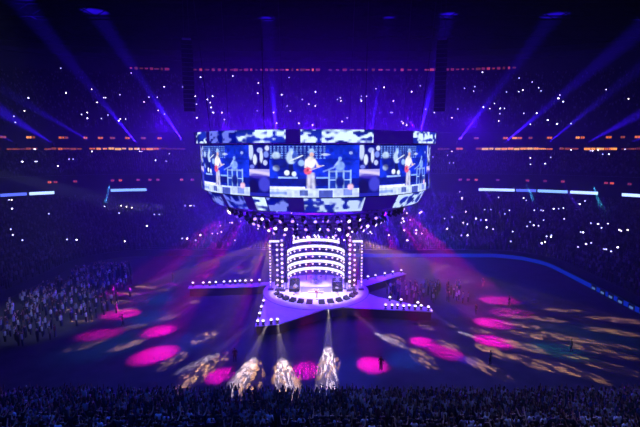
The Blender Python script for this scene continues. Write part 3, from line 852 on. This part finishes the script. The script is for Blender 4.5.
def detail_strip(W=24, H=58):
    im, ell, rect, line, u, v = painter(W, H, (14, 14, 130))
    for x, y, a, b_, c in ((.1, .12, .12, .16, (190, 205, 255)), (.3, .28, .1, .1, (215, 225, 255)), (.55, .1, .14, .05, (160, 175, 255)), (.62, .22, .08, .12, (205, 215, 255)), (.85, .18, .12, .06, (120, 140, 245)), (.8, .34, .1, .05, (190, 200, 255)), (.15, .42, .12, .04, (110, 120, 235)), (.5, .38, .08, .08, (20, 10, 90)), (.9, .06, .1, .05, (200, 210, 255))):
        ell(x, y, a, b_, c)
    rect(0, .47, 1, .6, (178, 170, 245), .85); ell(.5, .6, .5, .05, (60, 40, 190), .8); line(0, .5, 1, .56, .03, (225, 210, 250), .8)
    ell(.75, .76, .28, .14, (70, 70, 220), .8); ell(.2, .82, .25, .15, (18, 8, 90), .9); rect(0, .93, 1, 1, (40, 40, 190), .7)
    return im
def abstract_band(W, H, segs, seed):
    """close-up footage running round the narrow ring: pale blurs on deep blue"""
    im, ell, rect, line, u, v = painter(W, H, (28, 4, 112))
    n1 = noise2(W, H, (W // 7, 3), seed); n2 = noise2(W, H, (W // 3, 4), seed + 1); n3 = noise2(W, H, (W // 16, 2), seed + 2)
    val = np.clip((n1 * .6 + n2 * .5 - .47) * 6.5, 0, 1)
    for x0, x1, g in segs:
        k = ((u >= x0) & (u <= x1)) * 1.
        tint = S((30, 50, 205)) * (1 - val[..., None]) * (.2 + .8 * n3[..., None]) + S((200, 222, 255)) * 1.15 * val[..., None]
        im[:] = im * (1 - k[..., None]) + tint * k[..., None] * np.array([g * g, g * g, max(g, .7)])
    return im
SCREEN = attr_mat('screen_diodes', emit=1.25)
def led(name, im, Rt, Rb, zt, zb, th0, th1, parent):
    """curved face of coloured diodes; th from the front (-y), growing to the right"""
    H, W = im.shape[:2]
    vs = []
    for j in range(H + 1):
        q = j / H; rr = Rt + (Rb - Rt) * q; z = zt + (zb - zt) * q
        for i in range(W + 1):
            t = th0 + (th1 - th0) * i / W; vs.append((rr * math.sin(t), -rr * math.cos(t), z))
    fs = [(j * (W + 1) + i, (j + 1) * (W + 1) + i, (j + 1) * (W + 1) + i + 1, j * (W + 1) + i + 1) for j in range(H) for i in range(W)]
    me = bpy.data.meshes.new(name); me.from_pydata(vs, [], fs); me.materials.append(SCREEN)
    a = me.attributes.new('tint', 'FLOAT_COLOR', 'FACE')
    a.data.foreach_set('color', np.concatenate([im.reshape(-1, 3), np.ones((H * W, 1))], 1).astype(np.float32).ravel())
    me.update()
    o = bpy.data.objects.new(name, me); COL.objects.link(o); o.parent = parent
    return o
halo = empty('video_ring', (0, 0, 0))
tag(halo, 'huge round video screen hanging from the roof over the stage', 'video screen')
pic = stage_picture(); strip = detail_strip()
RS = 17.0
s0 = led('screen', pic, RS, RS, 24.35, 18.35, R_(-17.9), R_(17.9), halo)
d0 = led('side_screen', strip, RS, RS, 24.35, 18.35, R_(17.9), R_(27.1), halo)
for k in range(1, 8):
    for s_ in (s0, d0):
        c = s_.copy(); COL.objects.link(c); c.parent = halo; c.rotation_euler.z = R_(45 * k)
THT = np.radians(np.linspace(-76, 76, 400))
def px_u(px, R):
    xs = CAMX * 0 + R * np.sin(THT) / (66 - R * np.cos(THT)) * 427 / .99 + 316
    return (np.interp(px, xs, THT) + PI / 2) / PI
segs = [(px_u(a, 17.8), px_u(b_, 17.8), g) for a, b_, g in ((197.5, 208, 1.), (211, 238, .45), (238, 287, 1.), (303, 375, 1.), (414, 436, 1.))]
band = abstract_band(330, 11, segs, 21)
for k in range(2):
    o = led('upper_screen', band, 17.8, 17.8, 26.05, 24.6, -PI / 2, PI / 2, halo); o.rotation_euler.z = k * PI
segs = [(px_u(a, 16.2), px_u(b_, 16.2), g) for a, b_, g in ((211, 222, .5), (226, 246, .45), (255, 267, 1.), (268, 290, .5), (305, 366, .85), (398, 424, .9))]
band2 = abstract_band(330, 11, segs, 48)
for k in range(2):
    o = led('lower_screen', band2, 16.7, 15.7, 18.2, 16.45, -PI / 2, PI / 2, halo); o.rotation_euler.z = k * PI
m = MB(); m.arc(16.2, 16.9, 18.25, 24.45, 0, 2 * PI, BLACK, 72); m.arc(16.9, 17.72, 24.55, 26.06, 0, 2 * PI, BLACK, 72); m.build('casing', halo)
m = MB(); m.arc(14.9, 15.6, 16.4, 18.2, 0, 2 * PI, BLACK, 72); m.build('lower_casing', halo)
m = MB()
for rr, zz in ((15.6, 25.3), (15.6, 22.0), (14.2, 25.3)):
    m.arc(rr - .12, rr + .12, zz - .12, zz + .12, 0, 2 * PI, TRUSS, 48)
for i in range(24):
    t = 2 * PI * i / 24
    m.tube((15.6 * math.cos(t), 15.6 * math.sin(t), 25.3), (16.4 * math.cos(t), 16.4 * math.sin(t), 22), .1, TRUSS, 4)
    m.tube((14.2 * math.cos(t), 14.2 * math.sin(t), 25.3), (15.6 * math.cos(t), 15.6 * math.sin(t), 25.3), .1, TRUSS, 4)
    m.tube((15.6 * math.cos(t), 15.6 * math.sin(t), 22), (15.2 * math.cos(t), 15.2 * math.sin(t), 18.1), .1, TRUSS, 4)
m.build('frame', halo)
for i in range(8):
    t = 2 * PI * (i + .5) / 8; m = MB(); m.tube((15.6 * math.cos(t), 15.6 * math.sin(t), 25.3), (18.5 * math.cos(t), 14 if math.sin(t) > 0 else -8, 60), .05, BLACK, 5); m.build('cable', halo)

# lighting rig under the ring
rig = empty('lighting_truss', (0, 0, 0)); tag(rig, 'round lighting truss hanging below the video ring over the stage', 'truss')
RR = [(13.2, 15.9), (10.6, 14.4), (7.8, 12.9)]
for rr, zz in RR:
    m = MB()
    for q, w in ((-.25, -.25), (.25, -.25), (-.25, .25), (.25, .25)): m.arc(rr + q - .05, rr + q + .05, zz + w - .05, zz + w + .05, 0, 2 * PI, TRUSS, 48)
    nn = int(rr * 4)
    for i in range(nn):
        t = 2 * PI * i / nn; t2 = 2 * PI * (i + .5) / nn
        m.tube(((rr - .25) * math.cos(t), (rr - .25) * math.sin(t), zz - .25), ((rr + .25) * math.cos(t2), (rr + .25) * math.sin(t2), zz + .25), .03, TRUSS, 4)
    m.build('ring', rig)
m = MB()
for i in range(8):
    t = 2 * PI * i / 8 + .2
    m.tube((7.8 * math.cos(t), 7.8 * math.sin(t), 13.1), (10.6 * math.cos(t), 10.6 * math.sin(t), 14.6), .07, TRUSS, 5); m.tube((10.6 * math.cos(t), 10.6 * math.sin(t), 14.6), (13.2 * math.cos(t), 13.2 * math.sin(t), 16.1), .07, TRUSS, 5)
    m.tube((13.2 * math.cos(t), 13.2 * math.sin(t), 16.1), (15.2 * math.cos(t), 15.2 * math.sin(t), 17.4), .07, TRUSS, 5)
m.build('spoke', rig)
HEADM = {k: emis('lens_' + k, c, s) for k, c, s in (('white', (240, 225, 255), 3.2), ('lilac', (190, 150, 255), 2.2), ('violet', (120, 80, 255), 1.4), ('off', (60, 50, 130), .4))}
HEAD0 = {}
def moving_head(loc, tilt, pan, kind, lab, grp, hang=True, scale=1., name='moving_head_lamp'):
    if kind not in HEAD0:
        t = empty(name)
        m = MB(); m.box((0, 0, -.12), (.42, .36, .24), BLACK, taper=.85); m.build('base', t)
        m = MB()
        for q in (-1, 1): m.box((q * .24, 0, -.46), (.07, .16, .5), BLACK)
        m.box((0, 0, -.25), (.5, .16, .06), BLACK); m.build('yoke', t)
        m = MB(); T = Matrix.Translation((0, 0, -.58)) @ Matrix.Rotation(R_(-68), 4, 'X')
        m.lathe([(0, .3), (.12, .28), (.18, .12), (.19, -.2), (.22, -.34)], BLACK, 12, T); h = m.build('head', t)
        m = MB(); m.lathe([(0, -.36), (.12, -.35), (.21, -.3)], HEADM[kind], 12, T); m.build('lens', h)
        HEAD0[kind] = t; o = t
    else: o = copy_tree(HEAD0[kind])
    o.location = loc; o.rotation_euler = (0 if hang else PI, tilt * 0, pan); o.scale = (scale,) * 3
    return tag(o, lab, 'stage light', grp)
rm = random.Random(9); 
for ri, (rr, zz) in enumerate(RR):
    nn = (58, 44, 26)[ri]
    for i in range(nn):
        t = -PI / 2 + 2 * PI * (i + .25 * ri) / nn
        kind = rm.choice(('white', 'lilac', 'white', 'lilac', 'violet', 'lilac', 'lilac'))
        moving_head((rr * math.cos(t), rr * math.sin(t), zz - .3), 0, t + PI / 2 + rm.uniform(-1.1, 1.1), kind,
                    'moving head lamp with %s lens on the %s truss circle, %s anticlockwise from the front' % ({'off': 'dim'}.get(kind, kind), ('outer', 'middle', 'inner')[ri], nth(i + 1)), 'moving heads under the video ring', scale=rm.uniform(.95, 1.2))

# ------------------------------------------------------------------ line arrays of speakers
def line_array(x, y, z0, nbox, lab, toe):
    t = empty('line_array_speaker', (x, y, z0), toe); tag(t, lab, 'speaker array', 'hanging speaker arrays')
    zz = nbox * .66; tilt = 0
    m = MB(); m.box((0, 0, zz + .15), (1.3, 1.2, .16), TRUSS); m.build('rigging_bar', t)
    m = MB()
    for q in (-.4, .4): m.tube((q, 0, zz + .2), (q * .4, 0, 60.5 - z0), .04, BLACK, 5)
    m.build('hoist_chain', t)
    for i in range(nbox):
        z = zz - .33 - i * .66
        off = .0022 * i * i
        m = MB(); m.add([(-.85, -.42 + off, -.31), (.85, -.42 + off, -.31), (.6, .45 + off, -.27), (-.6, .45 + off, -.27), (-.85, -.42 + off, .31), (.85, -.42 + off, .31), (.6, .45 + off, .27), (-.6, .45 + off, .27)],
                        [(3, 2, 1, 0), (4, 5, 6, 7), (0, 1, 5, 4), (1, 2, 6, 5), (2, 3, 7, 6), (3, 0, 4, 7)], BLACK, Matrix.Translation((0, 0, z)))
        c = m.build('cabinet', t)
        m = MB(); m.box((0, -.43 + off, z), (1.6, .03, .54), diff('grille', (20, 20, 22), .9)); m.build('grille', c)
line_array(-19.6, 2, 29.6, 16, 'black hanging speaker array above the left end of the video ring', .25)
line_array(19.2, 2, 29.6, 16, 'black hanging speaker array above the right end of the video ring', -.25)

# ------------------------------------------------------------------ phone lights in the stands
PH = diff('phone_case', (18, 18, 22), .4); PHL = [emis('phone_light_%d' % i, c, s) for i, (c, s) in enumerate((((225, 215, 255), 9), ((205, 195, 255), 5), ((255, 235, 225), 7), ((180, 175, 255), 3)))]
PHONE = []
for k in range(4):
    m = MB(); r0 = (.15, .13, .13, .15)[k]
    m.box((0, .03, 0), (.2, .04, .34), PH); m.lathe([(0, .02), (r0 * .7, .018), (r0, 0), (r0, -.02)], PHL[k], 8, Matrix.Translation((0, 0, .02)) @ Matrix.Rotation(R_(90), 4, 'X'))
    m.tube((0, .05, -.1), (0, .08, -.5), .045, diff('sleeve', (60, 60, 80), .9), 6)
    PHONE.append(m.mesh('phone_torch'))
rp = random.Random(17); ph = []
def phones(prof, n, wfun, tier):
    got = 0; guard = 0
    lst = []
    while got < n and guard < 20000:
        guard += 1
        k = rp.randrange(0, len(prof) - 1, 2); d = (prof[k][0] + prof[k + 1][0]) / 2; z = prof[k][1] + 2.05
        px = rp.uniform(0, 640); x, y = on_wall(px, d)
        qx, qy = project(x, y, z)
        if not (2 < qx < 638) or rp.random() > wfun(qx, qy): continue
        if 203 < qx < 432 and 130 < qy < 205: continue
        lst.append((x, y, z)); got += 1
        if rp.random() < .15 and got < n:
            lst.append((x + rp.uniform(-2, 2), y, z)); got += 1
    lst.sort()
    for i, p in enumerate(lst): ph.append((p, tier, i + 1))
phones(TOP, 118, lambda x, y: (.3 if y < 85 else 1.) * (1 if 60 < x < 600 else .5), 'upper tier')
phones(MID, 32, lambda x, y: 1. if x > 430 else .5, 'middle tier')
phones(LOW, 150, lambda x, y: (1. if 180 < x < 620 else .4) * min(1, max(.05, (y - 188) / 45)), 'lower tier')
for (x, y, z), tier, i in ph:
    o = bpy.data.objects.new('phone_torch', PHONE[rp.choice((0, 0, 1, 1, 2, 3, 3))]); COL.objects.link(o)
    o.location = (x, y, z); o.scale = (1.3,) * 3 if tier == 'upper tier' else (1.1,) * 3; o.rotation_euler.z = math.atan2(x - CAMX, -(y - CAMY)) + PI + rp.uniform(-.4, .4)
    tag(o, 'small white phone light held up in the far %s, %s from the left' % (tier, nth(i)), 'phone light', 'phone lights in the ' + tier)

# ------------------------------------------------------------------ lights
def spot(loc, target, power, color, deg, blend=.4, radius=.15, name='spot_light'):
    l = bpy.data.lights.new(name, 'SPOT'); o = bpy.data.objects.new(name, l); COL.objects.link(o)
    o.location = loc; d = Vector(target) - Vector(loc); o.rotation_euler = d.to_track_quat('-Z', 'Y').to_euler()
    l.energy = power; l.color = lin(color); l.spot_size = R_(deg); l.spot_blend = blend; l.shadow_soft_size = radius
    return o
def point(loc, power, color, radius=.5):
    l = bpy.data.lights.new('added_glow_point', 'POINT'); o = bpy.data.objects.new('added_glow_point', l); COL.objects.link(o)
    o.location = loc; l.energy = power; l.color = lin(color); l.shadow_soft_size = radius
    return o
VIO = (76, 4, 255); BLU = (20, 40, 255); MAG = (255, 0, 190); WRM = (255, 200, 150); LAV = (165, 148, 255)

# searchlights on the suite wall: a lamp and its beam
def aim(px, row, y):
    a = math.atan((row - 213.5) / 427) + R_(8.72); d = y - CAMY; z = CAMZ - d * math.tan(a)
    return ((px - 320) / 427 * (d * math.cos(R_(8.72)) + (CAMZ - z) * math.sin(R_(8.72))) + CAMX, y, z)
BEAMS = [(184, 25.6, (107, 29), 68, 1.0), (137, 25.4, (65, 56), 62, .75), (94, 25.2, (15, 97), 46, .24), (54, 25.0, (7, 115), 40, .22), (17, 25, (-40, 115), 36, .15),
         (457, 25.6, (530, 47), 72, .8), (504, 25.4, (630, 38), 60, 1.0), (547, 25.2, (613, 90), 48, .42), (585, 25.0, (640, 114), 42, .36), (628, 25, (670, 124), 34, .2),
         (277, 26.2, (268, 30), 74, .5), (418, 26.2, (434, 75), 74, .8), (370, 26.2, (384, 50), 74, .35)]
for i, (px, z, (tx, tr), ty, g) in enumerate(BEAMS):
    x, y = on_wall(px, 54.2)
    o = moving_head((x, y - .3, z - .5), 0, 0, 'white', 'white searchlight on the suite balcony, %s from the left' % nth(sorted(b_[0] for b_ in BEAMS).index(px) + 1), 'searchlights on the suite balcony', scale=1.2, hang=False)
    spot((x, y - 1.0, z + .6), aim(tx, tr, ty), 6.0e7 * g, (52, 14, 255), 6.5 if g < .45 else 9.5, 1., .1, 'searchlight_beam')
# lamps on the lower fascia shining down into the seats
for px, tp, col, g, dg in ((530 - 2, (548, 243), (70, 190, 255), .5, 7), (596, (618, 262), (60, 180, 220), .5, 8), (431, (446, 235), (60, 60, 255), .4, 5), (482, (508, 240), (90, 30, 255), .45, 5), (566, (600, 285), (80, 40, 255), .4, 6), (107, (98, 235), (70, 160, 255), .4, 8)):
    x, y = on_wall(px, 36.2); k = (tp[0] - 320) / 427
    dd = 112 if tp[1] < 250 else 100
    tgt = Vector((k * dd + CAMX, dd + CAMY, 3.5))
    spot((x, y, 14.2), tgt, 3.0e6 * g, col, dg, .6, .1, 'fascia_lamp_beam')
spot((-96, 34, 24), (-42, 52, 5), 4e5, (190, 200, 235), 7, .6, .1, 'side_beam')

def gobo(o, scale, cut, seed, stretch=1., low=.04):
    """a breakup gobo in the lamp: light only through scattered holes"""
    l = o.data; l.use_nodes = True; nt = l.node_tree
    em = next(n for n in nt.nodes if n.type == 'EMISSION')
    tc = nt.nodes.new('ShaderNodeTexCoord'); mp = nt.nodes.new('ShaderNodeMapping'); vo = nt.nodes.new('ShaderNodeTexVoronoi'); mr = nt.nodes.new('ShaderNodeMapRange')
    mp.inputs['Scale'].default_value = (scale, scale * stretch, scale); mp.inputs['Location'].default_value = (seed * 3.7, seed * 1.3, seed * 5.1)
    vo.inputs['Scale'].default_value = 1.0
    mr.inputs['From Min'].default_value = cut; mr.inputs['From Max'].default_value = cut - .1
    mr.inputs['To Min'].default_value = low; mr.inputs['To Max'].default_value = 1.3
    nt.links.new(tc.outputs['Normal'], mp.inputs['Vector']); nt.links.new(mp.outputs['Vector'], vo.inputs['Vector'])
    nt.links.new(vo.outputs['Distance'], mr.inputs['Value']); nt.links.new(mr.outputs['Result'], em.inputs['Strength'])
# magenta pools on the floor, from the truss circle
for (x, y), g, rad in (((-21.2, 12.3), .25, 1.6), ((-25.6, 6.9), .3, 1.6), ((-33.7, 1.7), .4, 1.8), ((-28.3, -6.5), .8, 2.2), ((-27.8, -13.3), .4, 2.2), ((-20.6, -12.4), .8, 2.2), ((-18.6, -18.8), .9, 2.5), ((-10, -23.5), .8, 1.6), ((-.9, -22.4), .75, 1.9), ((-15.7, 18.5), .2, 1.4),
                       ((28.9, -.7), .7, 2.5), ((24.5, -9.7), 1, 2.2), ((22.3, -15.3), 1, 2.1), ((13.4, -15.6), .9, 1.8), ((15.5, -18.3), .5, 2.0), ((6.5, -21.3), .9, 2.0), ((19.4, 18.5), .12, 1.3), ((29.9, 6.9), .2, 1.5), ((26.7, 13.6), .25, 1.4), ((28.5, -6), .4, 2.4)):
    d = Vector((x, y, 0)); p = d.normalized() * 13.9; p.z = 14.2
    L = (d - p).length
    spot(p, (x, y, 0), 3.4e5 * g * (L / 20) ** 2, MAG, 2 * math.degrees(math.atan(rad / L)), .9, .1, 'magenta_pool')
# gold breakup patterns thrown out along the floor from the tops of the light towers
for i, ((x, y), g, rad) in enumerate((((-29.6, 5.8), 1, 1.3), ((-31.4, 2.2), .7, 1.3), ((-31.4, -1.6), .8, 1.3), ((-28.3, -4.9), .9, 1.2), ((-20.9, -7.6), .9, 1.3), ((-19.1, -1.6), 1, .8), ((-14.1, -14.2), 1, 1.4), ((-16.0, -20.2), .5, 1.2), ((-12.7, -23.5), .7, 1.6), ((-11.0, -20.6), .6, 1.3), ((-6.8, -23.5), .7, 1.8), ((-3.0, -23.8), .7, 1.8), ((1.6, -21.5), .5, 1.5),
                                  ((-15.0, 14.9), 1.1, 1.1), ((-13.2, 22.3), .8, 1.1), ((23.9, 16.3), 1.5, 1.1), ((26.9, 8.6), 1.3, 1.1), ((26.2, 18.5), 1.3, 1.1), ((21.5, 13), .9, .9), ((-37, -5.5), .8, 1.1), ((-33, -9.5), .8, 1.2), ((-24.5, -11), .8, 1.2), ((-23, -16.5), .8, 1.3), ((-28, -16.5), .5, 1.3), ((-26, 4.0), .7, .9), ((33, -8.5), .9, 1.3), ((39, -12.5), .7, 1.4), ((35.5, -16), .6, 1.4), ((29, -7.6), .8, 1.1), ((18.2, -10.4), .9, 1.0), ((22, -12.5), .8, 1.1), ((16.5, -16.5), .8, 1.3), ((12.5, -19.5), .6, 1.4), ((28, -22.5), .6, 1.6), ((14.9, -11.1), .8, 1.2), ((10.1, -15.0), .8, 1.4), ((36.6, -4.9), .6, 1.4), ((28.1, -10.4), 1, 1.5), ((27.9, -13.6), .9, 1.5), ((31.5, -14.2), .8, 1.5), ((25.3, -16.4), .9, 1.7), ((21.5, -18.3), .9, 1.7), ((33.7, -17.8), .5, 1.7), ((42.3, -8.7), .5, 1.6), ((24.5, -20.7), .6, 1.7), ((18.9, -21.8), .6, 1.7), ((32.0, -21.3), .4, 1.8))):
    d = Vector((x, y, 0)); p = Vector((math.copysign(7.3, x), 1.0 if y > 4 else -.6, 9.7))
    L = (d - p).length
    o = spot(p, (x, y, 0), 1.9e5 * g * (L / 21) ** 3.4, (255, 185, 120), 2 * math.degrees(math.atan((.75 if x > 14 or x < -18 else .95) * rad / L)), .7, .03, 'gold_pattern')
    if abs(x + 19.1) > .1: gobo(o, 3.4 * L / rad, .5, i)
# white beams from the stage edge out over the floor in front
for i, (p, t, g, dg) in enumerate((((-7.6, -13.9, 1.9), (-12.6, -20.3, 0), .6, 10), ((-6.0, -13.9, 1.9), (-7.4, -22.6, 0), 1, 13), ((-4.9, -13.5, 1.9), (-3.1, -23.5, 0), 1.1, 13), ((1.9, -8.6, 1.8), (1.5, -21.8, 0), 1.8, 10), ((4.2, -7.9, 1.8), (9.1, -14.6, 0), .8, 9), ((15.6, -9.3, 1.9), (19.6, -13.4, 0), .35, 9))):
    o = spot(p, t, 1.0e5 * g, (238, 212, 225), dg, .7, .03, 'stage_edge_beam')
    gobo(o, 62, .48, i + 50, 1., .2)
# stage wash from the truss
for i in range(8):
    t = 2 * PI * (i + .5) / 8
    spot((7.6 * math.cos(t), 7.6 * math.sin(t), 12.2), (3.9 * math.cos(t), 3.9 * math.sin(t), DZ), 1.5e4 if math.sin(t) < .2 else 3.5e3, (222, 198, 255), 40, .6, .3, 'stage_wash')
for tx, ty in ((-15, 2.4), (-6.4, -10.5), (12, -6), (12, 7)):
    spot((tx * .7, ty * .7, 13.9), (tx, ty, DZ), 2.4e4, (70, 40, 255), 30, .7, .3, 'runway_wash')
# blue floor wash from the ring and added violet points for haze glow
for i in range(10):
    t = 2 * PI * (i + .5) / 10
    spot((14 * math.cos(t), 14 * math.sin(t), 15.8), (36 * math.cos(t), 22 * math.sin(t), 0), .45e4, (0, 80, 255), 85, .8, .4, 'floor_wash')
for i in range(5):
    t = PI * (i + .5) / 5; point((16.6 * math.cos(t), 16.6 * math.sin(t), 27.6), 1.0e4, VIO, .4)
for sx in (-1, 1): point((sx * 44, 58, 31), 2.6e4, VIO, .4); point((sx * 30, 66, 14.2), 1.2e4, VIO, .4)
point((0, 4, 11.5), 1.1e4, VIO, .6)
for sx in (-1, 1): point((sx * 12.4, 7, 15.2), 2.9e4, VIO, .4)
# teal and blue pools over the open floor
for (x, y), c, g, dg in (((-25.7, -.7), (0, 120, 255), .8, 22), ((-23.6, -8), (0, 110, 255), 1, 24), ((-25.2, -16.4), (0, 130, 230), .5, 24), ((-16.6, -16.4), (10, 80, 255), .8, 26), ((-9.2, -17), (20, 40, 255), .7, 26), ((21.6, -4.9), (20, 50, 255), .5, 22), ((3.9, -22.5), (10, 60, 255), .7, 26), ((10.4, -20.2), (10, 100, 255), .9, 18), ((17.3, -20.2), (60, 20, 255), 2.2, 8), ((28.9, -17.8), (0, 200, 190), .7, 12), ((34, 3), (0, 60, 255), .4, 26), ((26, 10), (20, 60, 255), .6, 26), ((36, -14), (0, 150, 180), .3, 22), ((-38, 9), (10, 60, 255), .6, 16)):
    d = Vector((x, y, 0)); p = d.normalized() * 13.9; p.z = 14.2
    L = (d - p).length
    spot(p, (x, y, .0), 3.6e4 * g * (L / 20) ** 2, c, dg, 1., .2, 'blue_pool')
# added cool fill spots without fixtures, brightening near seats and left floor crowd
spot((-30, -30, 58), (-39, -7, 0), .8e5, (190, 205, 255), 20, .8, .4, 'added_crowd_fill')
spot((-16, -44, 60), (-14, -34, 3), 7e4, (45, 90, 255), 48, 1., .4, 'added_crowd_fill')
spot((18, -44, 60), (18, -34, 3), 6e4, (115, 135, 255), 48, 1., .4, 'added_crowd_fill')

# ------------------------------------------------------------------ haze hanging in the hall, thickest round the stage
HAZE = .0070
w = bpy.data.worlds.new('hall'); SC.world = w; w.use_nodes = True
nt = w.node_tree; nt.nodes.clear()
out = nt.nodes.new('ShaderNodeOutputWorld'); bg = nt.nodes.new('ShaderNodeBackground'); bg.inputs['Color'].default_value = (0, 0, 0, 1); bg.inputs['Strength'].default_value = 0
vol = nt.nodes.new('ShaderNodeVolumeScatter'); vol.inputs['Anisotropy'].default_value = .2
vol.inputs['Color'].default_value = (1, 1, 1, 1)
geo = nt.nodes.new('ShaderNodeNewGeometry')
sub = nt.nodes.new('ShaderNodeVectorMath'); sub.operation = 'SUBTRACT'; sub.inputs[1].default_value = (0, 33, 14)
dv = nt.nodes.new('ShaderNodeVectorMath'); dv.operation = 'DIVIDE'; dv.inputs[1].default_value = (88, 86, 34)
ln = nt.nodes.new('ShaderNodeVectorMath'); ln.operation = 'LENGTH'
mr = nt.nodes.new('ShaderNodeMapRange'); mr.interpolation_type = 'SMOOTHSTEP'
mr.inputs['From Min'].default_value = 0; mr.inputs['From Max'].default_value = 1.15
mr.inputs['To Min'].default_value = HAZE; mr.inputs['To Max'].default_value = HAZE * .01
nt.links.new(geo.outputs['Position'], sub.inputs[0]); nt.links.new(sub.outputs[0], dv.inputs[0]); nt.links.new(dv.outputs[0], ln.inputs[0])
nt.links.new(ln.outputs['Value'], mr.inputs['Value']); nt.links.new(mr.outputs['Result'], vol.inputs['Density'])
nt.links.new(bg.outputs[0], out.inputs['Surface']); nt.links.new(vol.outputs[0], out.inputs['Volume'])
w.cycles.homogeneous_volume = False
w.cycles.volume_step_size = 5.0
SC.cycles.volume_max_steps = 64
